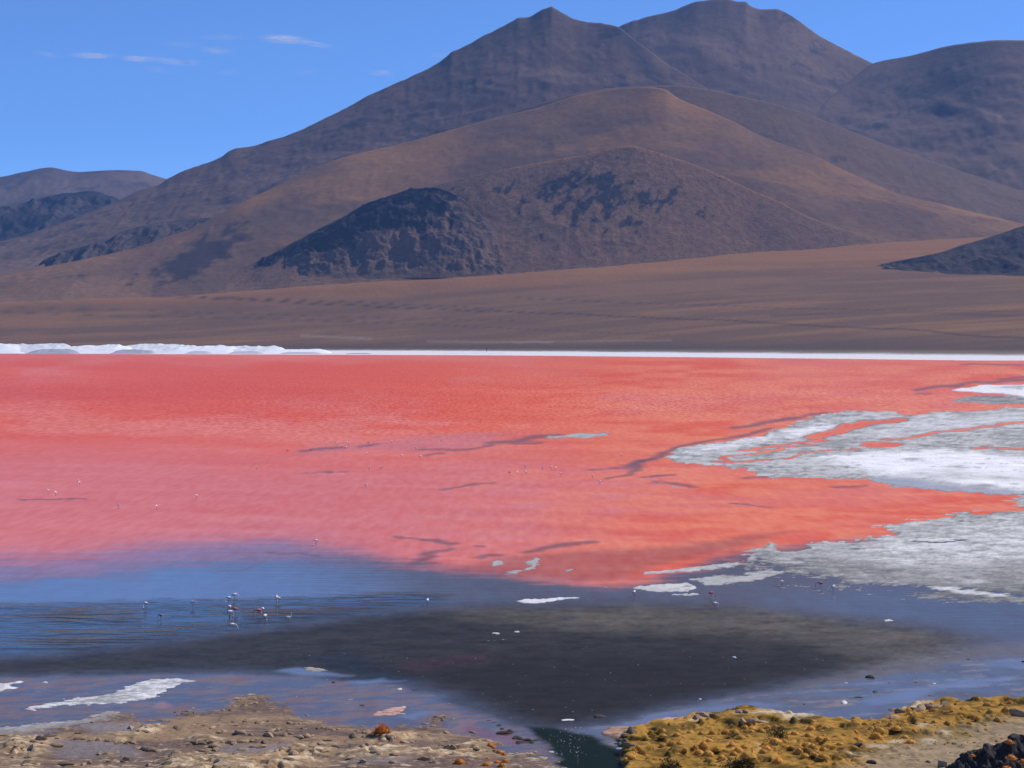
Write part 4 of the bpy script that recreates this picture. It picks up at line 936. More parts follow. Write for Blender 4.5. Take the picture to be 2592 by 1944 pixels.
for x, y, w in [(2267, 1800, 1.1), (2280, 1803, .9), (2264, 1817, .9), (2312, 1797, .9), (2322, 1800, 1.0), (2332, 1795, 1.0), (2346, 1791, 1.1), (2363, 1792, .9), (2377, 1790, .9), (2391, 1787, 1.0), (1780, 1813, 1.4), (1800, 1814, 1.3), (1815, 1815, 1.0), (1765, 1818, .9), (1870, 1803, .8), (1885, 1803, .9), (1880, 1828, .8), (1905, 1827, 1.0), (1930, 1827, .8), (1600, 1853, 1.0), (1585, 1866, 1.0), (1572, 1871, .9), (1595, 1888, .8), (1580, 1884, .7), (1570, 1882, .7), (2585, 1811, 1.4)]:
    put_rock(STONES, M_STONE, x, y, w, 'bank_stone', 'flat weathered stone along the water edge of the mossy bank', 'stones edging the mossy bank')

# tiny pebbles and shells: nobody could count them
def pebbles():
    V, Fc = [], []
    base = [(1, 0, 0), (0, 1, 0), (-1, 0, 0), (0, -1, 0), (0, 0, 1)]
    rr = random.Random(8)
    def add(x, y, s, wetok=False):
        p = seat(x, y)
        if p.z < 0.02 and not wetok: return
        k = len(V)
        z = max(p.z, 0)
        for bx, by, bz in base:
            V.append((p.x + bx * s * rr.uniform(0.4, 0.7), p.y + by * s * rr.uniform(0.4, 0.7), z - 0.02 + bz * s * rr.uniform(0.3, 0.6)))
        for i in range(4):
            Fc.append((k + i, k + (i + 1) % 4, k + 4))
    for _ in range(1000):
        x = rr.uniform(-20, 1300); y = rr.uniform(1770, 1950)
        add(x, y, rr.uniform(0.06, 0.2))
    for (cx, cy, sx_, sy_, n) in ((900, 1775, 60, 12, 60), (1110, 1800, 60, 15, 60), (640, 1770, 50, 12, 70), (480, 1795, 40, 12, 60), (1250, 1840, 30, 12, 60), (1440, 1880, 40, 20, 80), (1330, 1890, 30, 12, 60), (1990, 1890, 160, 30, 160), (2300, 1870, 120, 30, 120)):
        for _ in range(n):
            add(rr.gauss(cx, sx_), min(rr.gauss(cy, sy_), 1960), rr.uniform(0.08, 0.24))
    me = bpy.data.meshes.new('pebbles'); me.from_pydata(V, [], Fc); me.update()
    tag(link('pebbles', me, M_STONE), 'small loose pebbles strewn over the muddy near shore', 'pebbles', kind='stuff')
    V.clear(); Fc.clear()
    for _ in range(260):
        y = rr.uniform(1640, 1830); x = rr.uniform(700, 2590)
        add(x, y, rr.uniform(0.05, 0.16), True)
    for _ in range(120):
        add(rr.gauss(1440, 35), rr.uniform(1850, 1925), rr.uniform(0.06, 0.15), True)
    me = bpy.data.meshes.new('salt_crumbs'); me.from_pydata(V, [], Fc); me.update()
    tag(link('salt_crumbs', me, M_WHITESTONE), 'white salt crumbs sprinkled over the dark wet mud', 'salt crumbs', kind='stuff')
pebbles()

# ---------------------------------------------------------------- grass tussocks and shrubs
def tussock_mesh(name, seed, blades=420, droop=0.35, h=0.8):
    r = random.Random(seed)
    V, Fc, tip = [], [], []
    for _ in range(blades):
        a = r.uniform(0, 2 * math.pi)
        el = math.acos(r.uniform(0.0, 1.0))         # angle from vertical
        L = 0.5 * r.uniform(0.86, 1.08) * (1 - 0.10 * math.sin(3 * a + seed))
        base = Vector((r.gauss(0, 0.09), r.gauss(0, 0.09), 0))
        d = Vector((math.sin(el) * math.cos(a), math.sin(el) * math.sin(a), math.cos(el) * h * 1.25))
        side = Vector((-math.sin(a + r.uniform(-1, 1)), math.cos(a), 0)).normalized()
        w = r.uniform(0.014, 0.026)
        k = len(V)
        for t, ww in ((0, 1.0), (0.55, 0.8), (1, 0.12)):
            c = base + d * L * t - Vector((0, 0, droop * L * t * t * math.sin(el)))
            c.z = max(c.z, 0.005 + 0.05 * t)
            V += [tuple(c - side * w * ww), tuple(c + side * w * ww)]
            tip += [t, t]
        Fc += [(k, k + 1, k + 3, k + 2), (k + 2, k + 3, k + 5, k + 4)]
    # dense heart so the clump is not see-through
    bm = bmesh.new()
    bmesh.ops.create_icosphere(bm, subdivisions=2, radius=0.5)
    k = len(V); bm.verts.index_update()
    for v in bm.verts:
        n = 1 + 0.12 * (r.random() - 0.5)
        V.append((v.co.x * 0.72 * n, v.co.y * 0.72 * n, max(v.co.z, -0.1) * 0.72 * n * h * 1.25)); tip.append(0.35 + 0.5 * max(v.co.z, 0))
    for fa in bm.faces:
        Fc.append(tuple(k + v.index for v in fa.verts))
    bm.free()
    me = bpy.data.meshes.new(name); me.from_pydata(V, [], Fc); me.update()
    set_float(me, 'tip', tip)
    return me
TUS = [tussock_mesh('grass_tussock', 50 + i, 300, 0.3 + 0.1 * (i % 2), 0.72 + 0.08 * (i % 3)) for i in range(5)]
def tussock_place(x, y, w):
    size = 'large' if w > 0.95 else 'middling' if w > 0.55 else 'small'
    top = float(curve([(1580, 1880), (1700, 1850), (1850, 1815), (2080, 1838), (2250, 1825), (2330, 1800), (2592, 1780)], x))
    if math.hypot(x - 1968, (y - 1862) * 2) < 75: pl = 'around the dark olive shrub'
    elif x < 1665: pl = 'on the stream side of the mossy bank'
    elif y < top + 16: pl = 'along the water edge of the mossy bank'
    elif y > 1935 - (x - 1580) * 0.085 and x > 2080: pl = 'where the moss gives way to sand'
    elif x > 2330: pl = 'on the mossy strip behind the sand'
    else: pl = 'in the middle of the mossy bank'
    return f'{size} rounded straw coloured grass tussock {pl}', f'{size} tussocks {pl}'
def put_tussock(x, y, w, label=None, group=None, name='grass_tussock', mat=None, hs=1.0, mesh=None):
    if label is None: label, group = tussock_place(x, y, w)
    me = mesh or rng.choice(TUS)
    o = bpy.data.objects.new(name, me); COL.objects.link(o)
    if len(me.materials) == 0: me.materials.append(M_STRAW)
    if mat is not None:
        o.material_slots[0].link = 'OBJECT'; o.material_slots[0].material = mat
    p = seat(x, y)
    o.location = (p.x, p.y, p.z - 0.04)
    o.rotation_euler = (0, 0, rng.uniform(0, 6.28))
    o.scale = (w, w * rng.uniform(0.85, 1.1), w * hs * rng.uniform(0.85, 1.15))
    return tag(o, label, 'grass', group)
PXM = 0.0345
t5 = [(385, 560, 90), (555, 555, 100), (475, 575, 50), (690, 560, 120), (810, 490, 80), (905, 500, 90), (890, 535, 70), (1015, 525, 110), (760, 620, 100), (850, 605, 60), (1100, 480, 70), (1290, 475, 70), (1200, 480, 60), (1210, 670, 140), (1320, 675, 90), (1450, 575, 90), (1630, 585, 90), (1870, 655, 90), (1770, 620, 80), (1660, 500, 100), (1790, 465, 60), (1850, 490, 70), (1990, 475, 60), (2090, 580, 60), (2040, 700, 80), (1610, 730, 130), (1685, 750, 90), (1510, 800, 90), (1590, 865, 90), (1820, 855, 100), (1700, 830, 60), (1760, 820, 40), (1820, 770, 80), (1410, 740, 50), (1085, 775, 100), (1050, 800, 90), (1070, 710, 90), (800, 735, 90), (720, 780, 110), (660, 840, 80), (860, 870, 190), (440, 780, 80), (500, 880, 80), (330, 835, 110), (205, 815, 90), (160, 740, 60), (340, 660, 70), (375, 625, 45), (420, 655, 60), (270, 705, 90), (100, 560, 90), (240, 580, 60), (640, 710, 90), (1240, 925, 110), (1630, 1000, 60), (30, 790, 60)]
t6 = [(155, 440, 80), (330, 430, 60), (240, 485, 80), (330, 510, 130), (30, 545, 70), (170, 585, 50), (295, 595, 140), (60, 640, 110), (500, 405, 50), (545, 430, 50), (480, 450, 80), (650, 415, 70), (555, 495, 100), (685, 470, 70), (785, 530, 60), (670, 610, 80), (745, 665, 100), (735, 305, 100), (905, 300, 50), (1010, 305, 60), (1280, 275, 60), (1390, 345, 70), (1510, 350, 40), (1610, 365, 60), (1640, 285, 45), (1735, 185, 95), (1920, 190, 60), (1920, 235, 60), (1985, 245, 110), (1910, 325, 80), (1870, 385, 80), (1335, 185, 60), (1255, 200, 60), (1500, 435, 80), (1050, 415, 70), (940, 420, 50), (1220, 420, 60), (1130, 375, 40), (2030, 165, 60), (2090, 185, 40), (1400, 255, 60)]
t4 = [(1960, 590, 90), (2140, 580, 90), (2040, 460, 60), (1940, 530, 100), (1960, 720, 90), (2070, 700, 90), (2180, 690, 80), (1640, 740, 70), (1690, 780, 90), (1580, 790, 60), (2150, 850, 90), (1540, 850, 60), (1740, 850, 50), (1480, 900, 70)]
TL = 'rounded straw coloured grass tussock on the mossy right bank'
TG = 'tussocks on the mossy bank'
for x0, tl in ((1296, t4), (1728, t5), (2160, t6)):
    for a, b, w in tl:
        put_tussock(x0 + a * 0.1953, 1744 + (b + 0.30 * w) * 0.1953, w * 0.1953 * PXM * 1.75)
rr = random.Random(77)
n = 0
while n < 90:
    x = rr.uniform(1580, 2590); y = rr.uniform(1815, 1942)
    top = float(curve([(1580, 1880), (1700, 1850), (1850, 1815), (2080, 1838), (2250, 1825), (2330, 1800), (2592, 1780)], x))
    if y < top or y > 1960 - (x - 1580) * 0.085: continue
    put_tussock(x, y, rr.uniform(0.28, 0.6), hs=0.8); n += 1
# tussocks elsewhere
BIG = tussock_mesh('big_tussock', 71, 900, 0.22, 0.86)
put_tussock(967, 1856, 1.75, 'large lone rust orange grass tussock among pale rocks on the left shore', None, mat=M_RUST, mesh=BIG)
for a, b, w in [(1935, 745, 120), (2130, 945, 120), (1880, 985, 120), (1530, 965, 160), (2050, 830, 100), (2110, 850, 90), (1990, 800, 70), (1900, 900, 70), (2020, 950, 90), (2080, 1000, 110)]:
    put_tussock(864 + a * 0.1953, 1744 + b * 0.1953, w * 0.1953 * PXM * 1.2, 'brown orange grass tussock on the pale crust left of the stream', 'tussocks left of the stream', mat=M_RUST)

def shrub_mesh(name, seed, n=900):
    r = random.Random(seed)
    V, Fc, tip = [], [], []
    lobes = [Vector((r.uniform(-0.32, 0.32), r.uniform(-0.25, 0.25), r.uniform(0.12, 0.42))) for _ in range(11)]
    for _ in range(n):
        l = r.choice(lobes)
        d = Vector((r.gauss(0, 1), r.gauss(0, 1), r.gauss(0.2, 1))).normalized()
        p = l + d * 0.2 * r.uniform(0.5, 1.1)
        if p.z < 0.01: p.z = r.uniform(0.01, 0.12)
        u = Vector((r.gauss(0, 1), r.gauss(0, 1), r.gauss(0, 1))).normalized(); w = d.cross(u).normalized()
        s = r.uniform(0.018, 0.04); k = len(V)
        V += [tuple(p - w * s * 0.5), tuple(p + w * s * 0.5), tuple(p + d * s * 2 + w * s * 0.15), tuple(p + d * s * 2 - w * s * 0.15)]
        g = min(1, (p - l).length / 0.22)
        tip += [g * 0.7, g * 0.7, g, g]
        Fc.append((k, k + 1, k + 2, k + 3))
    me = bpy.data.meshes.new(name); me.from_pydata(V, [], Fc); me.update()
    set_float(me, 'tip', tip)
    return me
def put_shrub(x, y, w, h, label, seed):
    root = bpy.data.objects.new('shrub', None); COL.objects.link(root)
    p = seat(x, y)
    root.location = (p.x, p.y, p.z - 0.05)
    cr = link('foliage', shrub_mesh('foliage', seed, 1500), M_SHRUB, root)
    cr.scale = (w, w * 0.9, h * 1.6)
    bm = bmesh.new()
    r = random.Random(seed)
    for i in range(7):
        a = r.uniform(0, 6.28); d = Vector((math.cos(a) * 0.25, math.sin(a) * 0.25, 0.42)) * w * 0.8
        m = Matrix.Translation(d * 0.5) @ d.to_track_quat('Z', 'Y').to_matrix().to_4x4()
        bmesh.ops.create_cone(bm, segments=5, radius1=0.03 * w, radius2=0.01 * w, depth=d.length, matrix=m, cap_ends=True)
    me = bpy.data.meshes.new('stem'); bm.to_mesh(me); bm.free()
    link('stem', me, M_DARKSTONE, root)
    tag(root, label, 'shrub')
put_shrub(1968, 1874, 1.9, 1.15, 'dark olive shrub standing tall among the straw tussocks', 5)
put_shrub(1866, 1956, 3.4, 1.3, 'wide blackish green shrub at the bottom of the mossy bank', 6)
put_shrub(1700, 1962, 2.2, 1.3, 'dark green shrub overhanging the stream side of the mossy bank', 7)

# ---------------------------------------------------------------- dark outcrop, bottom right
def outcrop():
    root = bpy.data.objects.new('rock_outcrop', None); COL.objects.link(root)
    base = at(2560, 1990, 0.4)
    root.location = base
    crest = [(2375, 1962), (2392, 1944), (2430, 1916), (2450, 1904), (2475, 1898), (2490, 1889), (2520, 1885), (2545, 1873), (2592, 1865), (2650, 1858), (2760, 1880), (2860, 1940)]
    xs = np.linspace(2378, 2850, 190); v = np.linspace(0, 1, 60)
    yc = curve(crest, xs) + 3.0 * ridged(xs / 14, xs * 0, 3, 3)
    D = 141.2 - 4.6 * v[:, None] + 0 * xs[None, :]
    prof = np.where(v < 0.18, (v / 0.18) ** 0.6, 1 - ((v - 0.18) / 0.82) ** 1.5)[:, None]
    ztop = HC - (yc - YH) * 140.3 / F
    X = (xs[None, :] - CX) / F * 140.3 + 0 * D
    Zr = -0.5 + (ztop + 0.5)[None, :] * prof
    rz = 0.42 * ridged(X / 1.1, D / 1.3, 31, 4) + 0.22 * fbm(X / 0.35, D / 0.4, 35, 3)
    Zr = Zr + rz * np.clip(prof * 1.6, 0, 1) * np.clip(np.abs(v - 0.18) * 8, 0.25, 1)[:, None]
    P = np.stack([X - base.x, D - base.y + 0.3 * vnoise(X / 0.7, Zr / 0.7, 39), Zr - base.z], -1)
    link('rock_face', grid_mesh('rock_face', P, False), M_DARKSTONE, root)
    r = random.Random(12)
    for i, (x, ytop, w) in enumerate([(2440, 1908, .8), (2462, 1900, .6), (2500, 1886, .9), (2528, 1882, .7), (2570, 1866, 1.1), (2588, 1864, .9), (2400, 1938, .7)]):
        o = link('boulder', rock_mesh('boulder', 200 + i, 0.8, 0.35, 2), M_DARKSTONE, root)
        d = 140.4
        o.scale = (w, w, w); o.rotation_euler = (r.uniform(-.3, .3), r.uniform(-.3, .3), r.uniform(0, 6.28))
        o.location = Vector(((x - CX) / F * d, d, HC - (ytop + 12 - YH) * d / F)) - base
    tag(root, 'black shaded rock outcrop with tufts at the corner of the sandy bank', 'rock')
    for x, ytop, w, d in ((2555, 1872, .8, 139), (2461, 1905, .5, 138.3), (2560, 1912, .9, 136.6), (2549, 1945, 1.3, 135.8), (2590, 1922, .8, 136.2)):
        o = bpy.data.objects.new('grass_tussock', TUS[1]); COL.objects.link(o)
        o.material_slots[0].link = 'OBJECT'; o.material_slots[0].material = M_RUST
        o.location = ((x - CX) / F * d, d, HC - (ytop + 9 - YH) * d / F)
        o.scale = (w, w, w)
        tag(o, 'rust orange grass tuft growing on the black rock outcrop', 'grass', 'tufts on the black outcrop')
outcrop()
def slab():
    bm = bmesh.new()
    vs = [bm.verts.new(p) for p in ((-0.42, 0, -0.1), (0.40, 0, -0.1), (0.36, 0, 0.42), (-0.38, 0, 0.58))]
    f_ = bm.faces.new(vs)
    ex = bmesh.ops.extrude_face_region(bm, geom=[f_])
    for v in [g for g in ex['geom'] if isinstance(g, bmesh.types.BMVert)]: v.co.y += 0.12
    bmesh.ops.recalc_face_normals(bm, faces=bm.faces)
    bmesh.ops.bevel(bm, geom=bm.edges[:], offset=0.02, segments=1, affect='EDGES')
    me = bpy.data.meshes.new('stone_slab'); bm.to_mesh(me); bm.free()
    o = link('stone_slab', me, mat_rock('slab_stone', (0.2, 0.2, 0.2), (0.33, 0.32, 0.31)))
    p = seat(2386, 1941); o.location = p; o.rotation_euler = (0.2, 0, 0.1)
    tag(o, 'small upright pale grey stone slab at the edge of the black outcrop', 'slab')
slab()

# ---------------------------------------------------------------- posts
def post(name, x, y, h, w, label, mat, crossbar=False):
    root = bpy.data.objects.new(name, None); COL.objects.link(root)
    p = seat(x, y); root.location = (p.x, p.y, max(p.z, -0.1))
    bm = bmesh.new()
    bmesh.ops.create_cone(bm, segments=8, radius1=w, radius2=w * 0.75, depth=h + 0.3, matrix=Matrix.Translation((0, 0, h / 2 - 0.15)), cap_ends=True)
    me = bpy.data.meshes.new('shaft'); bm.to_mesh(me); bm.free(); link('shaft', me, mat, root)
    bm = bmesh.new()
    bmesh.ops.create_cone(bm, segments=8, radius1=w * 1.5, radius2=w * 1.1, depth=w * 2.2, matrix=Matrix.Translation((0, 0, h)), cap_ends=True)
    me = bpy.data.meshes.new('cap'); bm.to_mesh(me); bm.free(); link('cap', me, mat, root)
    tag(root, label, 'post')
post('marker_post', 1462, 1945, 0.85, 0.045, 'thin pale stake standing in the edge of the green stream', mat_plain('weathered_wood', (0.33, 0.24, 0.17)))
post('survey_post', 1232, 889.5, 7.0, 0.9, 'tiny dark post on the plain behind the white salt bar', M_DARKSTONE)

# ---------------------------------------------------------------- flamingos
def loft(bm, path, radii, seg=8, mats=None, flat=None):
    rings = []
    for i, p in enumerate(path):
        a = path[max(i - 1, 0)]; b = path[min(i + 1, len(path) - 1)]
        t = (b - a).normalized()
        s = Vector((0, 1, 0)); u = t.cross(s).normalized()
        fl = flat[i] if flat else 1.0
        rings.append([bm.verts.new(p + (s * math.cos(k * 2 * math.pi / seg) * fl + u * math.sin(k * 2 * math.pi / seg)) * radii[i]) for k in range(seg)])
    for i in range(len(rings) - 1):
        for k in range(seg):
            f_ = bm.faces.new((rings[i][k], rings[i][(k + 1) % seg], rings[i + 1][(k + 1) % seg], rings[i + 1][k]))
            f_.material_index = mats[i] if mats else 0
            f_.smooth = True
    for r_, m in ((rings[0], 0), (rings[-1], -1)):
        f_ = bm.faces.new(r_ if m else list(reversed(r_))); f_.material_index = mats[m] if mats else 0
M_PLUME = mat_plain('pale_pink_plumage', (0.95, 0.79, 0.75), 0.8, 0.1, 0.10, 6)
M_ROSE = mat_plain('rose_plumage', (0.62, 0.20, 0.19), 0.8, 0.1, 0.2, 6)
M_DUSKY = mat_plain('dusky_plumage', (0.34, 0.22, 0.21), 0.8, 0.1, 0.2, 6)
M_BILL = mat_plain('black_bill', (0.03, 0.025, 0.025), 0.4, 0.4)
M_LEG = mat_plain('dark_red_leg', (0.20, 0.08, 0.075), 0.6, 0.3)
def flamingo_mesh(name, pose):
    V = Vector
    bm = bmesh.new()
    body = [V((-0.44, 0, 0.62)), V((-0.36, 0, 0.64)), V((-0.26, 0, 0.68)), V((-0.12, 0, 0.72)), V((0.03, 0, 0.74)), V((0.15, 0, 0.745)), V((0.23, 0, 0.75))]
    br = [0.015, 0.06, 0.12, 0.165, 0.175, 0.14, 0.085]
    if pose == 'feed':
        neck = [V((0.30, 0, 0.76)), V((0.37, 0, 0.74)), V((0.43, 0, 0.64)), V((0.45, 0, 0.50)), V((0.43, 0, 0.34)), V((0.40, 0, 0.20)), V((0.37, 0, 0.12)), V((0.33, 0, 0.07)), V((0.27, 0, 0.05)), V((0.22, 0, 0.03))]
        nr = [0.06, 0.045, 0.035, 0.032, 0.03, 0.032, 0.048, 0.045, 0.03, 0.012]
    elif pose == 'up':
        neck = [V((0.29, 0, 0.78)), V((0.34, 0, 0.86)), V((0.33, 0, 0.97)), V((0.29, 0, 1.06)), V((0.28, 0, 1.15)), V((0.31, 0, 1.22)), V((0.37, 0, 1.24)), V((0.43, 0, 1.21)), V((0.47, 0, 1.16)), V((0.48, 0, 1.11))]
        nr = [0.06, 0.045, 0.036, 0.032, 0.032, 0.042, 0.05, 0.042, 0.028, 0.01]
    elif pose == 'tuck':
        neck = [V((0.28, 0, 0.80)), V((0.29, 0, 0.87)), V((0.24, 0, 0.93)), V((0.16, 0, 0.95)), V((0.08, 0, 0.94)), V((0.02, 0, 0.93)), V((-0.03, 0, 0.91)), V((-0.08, 0, 0.90)), V((-0.13, 0, 0.885)), V((-0.16, 0, 0.875))]
        nr = [0.06, 0.045, 0.036, 0.034, 0.034, 0.042, 0.046, 0.04, 0.026, 0.01]
    else:
        neck = [V((0.31, 0, 0.74)), V((0.40, 0, 0.72)), V((0.49, 0, 0.67)), V((0.56, 0, 0.58)), V((0.60, 0, 0.46)), V((0.62, 0, 0.34)), V((0.63, 0, 0.25)), V((0.60, 0, 0.19)), V((0.55, 0, 0.15)), V((0.51, 0, 0.12))]
        nr = [0.06, 0.045, 0.036, 0.032, 0.03, 0.034, 0.048, 0.044, 0.028, 0.012]
    path = body + neck; rad = br + nr
    mats = [1, 1, 0, 0, 0, 0, 0] + [0, 0, 0, 0, 0, 0, 0, 2, 2, 2]
    flat = [0.9] * 2 + [0.85] * 4 + [0.9] + [1] * 9 + [0.8]
    loft(bm, path, rad, 10, mats[:len(path) - 1], flat)
    for s in (-1, 1):                      # folded wings
        loft(bm, [V((-0.40, s * 0.05, 0.66)), V((-0.28, s * 0.10, 0.71)), V((-0.08, s * 0.125, 0.755)), V((0.08, s * 0.12, 0.77)), V((0.16, s * 0.09, 0.765))], [0.012, 0.05, 0.085, 0.08, 0.02], 7, [1, 0, 0, 0], [0.6] * 5)
    stride = 0.16 if pose == 'walk' else 0.03
    for s in (-1, 1):                      # legs: thigh, backward-bending ankle, shank, webbed foot
        fx = s * stride
        loft(bm, [V((-0.03, s * 0.06, 0.64)), V((-0.01 + fx * 0.3, s * 0.055, 0.52)), V((-0.05 + fx * 0.6, s * 0.05, 0.33)), V((-0.03 + fx, s * 0.05, 0.05)), V((-0.02 + fx, s * 0.05, -0.06))], [0.05, 0.02, 0.019, 0.012, 0.014], 6, [0, 3, 3, 3])
        loft(bm, [V((-0.05 + fx, s * 0.05, -0.05)), V((0.02 + fx, s * 0.05, -0.055)), V((0.08 + fx, s * 0.05, -0.06))], [0.012, 0.03, 0.035], 6, [3, 3], [1.2, 1.6, 1.8])
    me = bpy.data.meshes.new(name)
    bmesh.ops.recalc_face_normals(bm, faces=bm.faces)
    bm.to_mesh(me); bm.free()
    for m in (M_PLUME, M_ROSE, M_BILL, M_LEG): me.materials.append(m)
    return me
FL = {p: flamingo_mesh('flamingo', p) for p in ('feed', 'up', 'tuck', 'walk')}
def put_flamingo(x, y, pose, yaw, label, group=None, tint=None, s=1.0):
    """(x, y) is where the body shows; the feet stand on the lake bed below it"""
    d = (HC - 0.72 * s) * F / (y - YH)
    o = bpy.data.objects.new('flamingo', FL[pose]); COL.objects.link(o)
    o.location = ((x - CX) / F * d, d, 0.0)
    o.rotation_euler = (0, 0, yaw); o.scale = (s, s, s)
    if tint:
        o.material_slots[0].link = 'OBJECT'; o.material_slots[0].material = tint
    tag(o, label, 'flamingo', group)
Fz = lambda a, b: (340 + a * 0.1899, 1480 + b * 0.1899)
FB = 'pale pink flamingo with head lowered, feeding in the dark rippled shallows'
for a, b, yaw in ((150, 245, 2.6), (1255, 172, 2.9), (1340, 130, 0.2), (1270, 290, 1.9), (1275, 358, 0.4), (1710, 318, 2.0), (1742, 410, 1.2), (1895, 160, 1.4)):
    put_flamingo(*Fz(a, b), 'feed', yaw, FB, 'flamingos feeding in the rippled shallows', s=1.05)
for a, b, yaw in ((785, 232, 0.15), (2055, 435, 0.3), (1920, 178, 2.7)):
    put_flamingo(*Fz(a, b), 'up', yaw, 'pale pink flamingo with raised neck in the dark rippled shallows', 'raised flamingos in the rippled shallows', s=1.0)
put_flamingo(*Fz(1335, 318), 'walk', 3.0, 'rose brown flamingo striding, tail to the right, amid the feeding group', None, M_ROSE, 1.05)
put_flamingo(*Fz(1655, 340), 'walk', 3.2, 'rose pink flamingo striding with neck forward beside a paler one', None, M_ROSE, 1.1)
put_flamingo(*Fz(350, 405), 'feed', 3.0, 'dusky grey young flamingo in the ripples apart from the group', None, M_DUSKY, 0.85)
put_flamingo(*Fz(1305, 530), 'walk', 0.1, 'pale flamingo wading at the edge of the dark mud bank', None, None, 1.05)
put_flamingo(1082, 1519, 'tuck', 1.2, 'lone pale flamingo where blue water meets grey mud', None)
Fr = lambda a, b: (1580 + a * 0.2577, 1380 + b * 0.2577)
put_flamingo(*Fr(98, 458), 'tuck', 1.0, 'pale flamingo standing in front of a white salt islet', None)
put_flamingo(*Fr(855, 468), 'walk', 0.0, 'dark rose flamingo stalking past the tip of a white salt islet', None, M_ROSE)
put_flamingo(*Fr(893, 570), 'feed', 0.2, 'white flamingo feeding on the edge of the olive mud', None)
put_flamingo(*Fr(1545, 355), 'feed', 3.0, 'pale flamingo feeding beside the low salt bar in blue grey water', None)
put_flamingo(*Fr(1925, 370), 'walk', 3.1, 'red rose flamingo bending forward below the grey salt crust', None, M_ROSE, 1.1)
put_flamingo(*Fr(2055, 405), 'tuck', 0.6, 'white flamingo with dark legs reflected in blue grey water', None)
rf = random.Random(3)
Fp = lambda a, b: (700 + a * 0.425, 1060 + b * 0.425)
for a, b in ((293, 143), (350, 133), (360, 148), (418, 140), (433, 148), (387, 160), (414, 168)):
    put_flamingo(*Fp(a, b), rf.choice(('feed', 'tuck', 'up')), rf.uniform(0, 6.28), 'tiny white flamingo in the flock on the lilac slick in the red water', 'flock on the lilac slick', s=1.2)
for a, b in ((65, 187), (203, 183), (546, 141), (1386, 318)):
    put_flamingo(*Fp(a, b), 'walk', rf.uniform(2.6, 3.6), 'tiny dark red flamingo wading in the pink water', 'dark flamingos in the pink water', M_ROSE)
for a, b in ((686, 131), (831, 168), (980, 125), (537, 202), (747, 216), (857, 222), (554, 284), (620, 285), (530, 389), (1432, 318), (1480, 277), (1483, 315), (1585, 286), (1637, 286), (1660, 290), (1692, 325), (1882, 336), (1924, 371), (2053, 212)):
    put_flamingo(*Fp(a, b), rf.choice(('feed', 'tuck', 'feed')), rf.uniform(0, 6.28), 'tiny white flamingo scattered over the middle of the pink lake', 'flamingos scattered over the pink lake', s=1.2)
for a, b in ((208, 583), (240, 591), (336, 537), (342, 546), (512, 647), (676, 649), (848, 604), (1108, 479), (1364, 799)):
    put_flamingo(a * 0.5859, 900 + b * 0.5859, rf.choice(('feed', 'tuck')), rf.uniform(0, 6.28), 'tiny white flamingo in the mauve pink water by itself or in a pair', 'flamingos in the mauve water', s=1.2)
for a, b in ((448, 75), (480, 88), (605, 80), (670, 75), (690, 90), (765, 90), (795, 75), (870, 85), (1013, 63), (920, 127), (1030, 232)):
    put_flamingo(2000 + a * 0.2676, 950 + b * 0.2676, 'tuck', rf.uniform(0, 6.28), 'speck of a white flamingo far off near the white salt point', 'farthest flamingos', s=1.25)

# ---------------------------------------------------------------- clouds: thin wisps beyond the mountains
def mat_cloud():
    m = NT('cloud_wisp')
    t = m.t
    obj = m.add('ShaderNodeTexCoord').outputs['Object']
    r = m.add('ShaderNodeVectorMath', {0: obj}, operation='LENGTH').outputs['Value']
    oi = m.add('ShaderNodeObjectInfo')
    ns = m.add('ShaderNodeTexNoise', {'Vector': m.add('ShaderNodeMapping', {'Vector': obj, 'Scale': (1.3, 3.2, 1.0)}).outputs[0], 'W': m.math('MULTIPLY', oi.outputs['Random'], 40.0), 'Scale': 1.5, 'Detail': 5.0, 'Roughness': 0.6, 'Distortion': 0.9}, noise_dimensions='4D').outputs[0]
    fall = m.add('ShaderNodeMapRange', {'Value': m.add('ShaderNodeVectorMath', {0: m.add('ShaderNodeMapping', {'Vector': obj, 'Scale': (1, 1, 0)}).outputs[0]}, operation='LENGTH').outputs['Value'], 'From Min': 0.98, 'From Max': -0.15}, interpolation_type='SMOOTHSTEP').outputs[0]
    dens = m.add('ShaderNodeSeparateColor', {0: oi.outputs['Color']}).outputs[0]
    a = m.math('MULTIPLY', m.math('MULTIPLY', fall, m.maprange(ns, 0.36, 0.78, 0.0, 1.25)), dens)
    df = m.add('ShaderNodeBsdfDiffuse', {'Color': (0.95, 0.95, 0.95, 1)}).outputs[0]
    tl = m.add('ShaderNodeBsdfTranslucent', {'Color': (0.95, 0.95, 0.95, 1)}).outputs[0]
    body = m.add('ShaderNodeMixShader', {0: 0.5, 1: df, 2: tl}).outputs[0]
    tr = m.add('ShaderNodeBsdfTransparent').outputs[0]
    mx = m.add('ShaderNodeMixShader', {0: a, 1: tr, 2: body}).outputs[0]
    t.links.new(mx, m.n['Material Output'].inputs['Surface'])
    m.n.remove(m.b)
    return m.m
M_CLOUD = mat_cloud()
bm = bmesh.new(); bmesh.ops.create_icosphere(bm, subdivisions=3, radius=1.0)
CLOUD = bpy.data.meshes.new('cloud'); bm.to_mesh(CLOUD); bm.free(); CLOUD.materials.append(M_CLOUD)
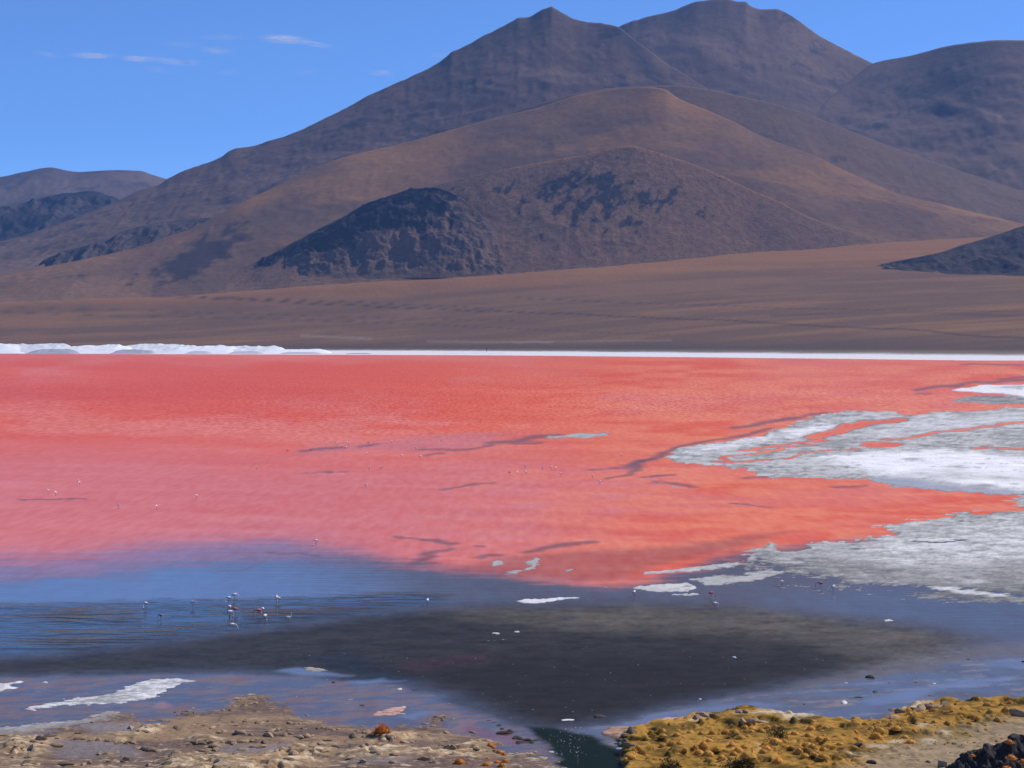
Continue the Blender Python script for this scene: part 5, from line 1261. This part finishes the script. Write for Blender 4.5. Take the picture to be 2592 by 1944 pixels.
def cloud(x, y, w, h, dens, tilt=0.0, label=None, group=None):
    d = 19000.0
    o = bpy.data.objects.new('cloud', CLOUD); COL.objects.link(o)
    o.location = ((x - CX) / F * d, d, HC + (YH - y) / F * d)
    el = (YH - y) / F
    o.scale = (w / 2 / F * d, 0.7 * h / 2 / F * d / el, 16)          # a flat sheet of ice cloud, seen nearly edge-on
    o.rotation_euler = (0, tilt, 0)
    o.color = (dens, 0, 0, 1)
    tag(o, label or 'thin faint wisp of cloud in the blue sky left of the mountain', 'cloud', group or 'faint cloud wisps')
BL = 'bright white streak of cloud low in the blue sky left of the mountain'
cloud(234, 141, 150, 22, 0.9, 0.02, BL, 'bright cloud streaks'); cloud(350, 149, 120, 22, 0.9, 0.03, BL, 'bright cloud streaks')
cloud(722, 100, 170, 40, 0.8, 0.05, 'brightest cloud streak, with a tapering tail toward the mountain'); cloud(800, 112, 150, 22, 0.45, 0.16, 'drawn out tail of the brightest cloud streak')
cloud(430, 155, 150, 34, 0.42, 0.14); cloud(483, 158, 90, 20, 0.45); cloud(548, 128, 110, 32, 0.5); cloud(457, 112, 150, 20, 0.2, 0.05); cloud(562, 94, 170, 26, 0.2); cloud(120, 138, 90, 18, 0.35, 0.15)
cloud(400, 176, 100, 24, 0.25, 0.1); cloud(577, 183, 80, 16, 0.22); cloud(773, 184, 90, 16, 0.22, -0.08); cloud(967, 185, 90, 20, 0.55); cloud(1115, 141, 90, 20, 0.25, -0.1)

# ---------------------------------------------------------------- haze: even air round the whole place
def haze():
    m = bpy.data.materials.new('haze_air'); m.use_nodes = True
    t = m.node_tree; t.nodes.clear()
    pv = t.nodes.new('ShaderNodeVolumePrincipled')
    pv.inputs['Color'].default_value = (0.26, 0.50, 1.0, 1)
    pv.inputs['Density'].default_value = 3.0e-5
    pv.inputs['Density Attribute'].default_value = ''
    pv.inputs['Anisotropy'].default_value = 0.0
    out = t.nodes.new('ShaderNodeOutputMaterial'); t.links.new(pv.outputs[0], out.inputs['Volume'])
    bm = bmesh.new(); bmesh.ops.create_cube(bm, size=1.0)
    me = bpy.data.meshes.new('haze'); bm.to_mesh(me); bm.free()
    o = link('haze', me, m)
    lo = Vector((-12000, -600, -8)); hi = Vector((12000, 13500, 1690))
    o.location = (lo + hi) / 2; o.scale = hi - lo
    tag(o, 'thin blue mountain haze filling the air over lake and plain', 'haze', kind='stuff')
haze()
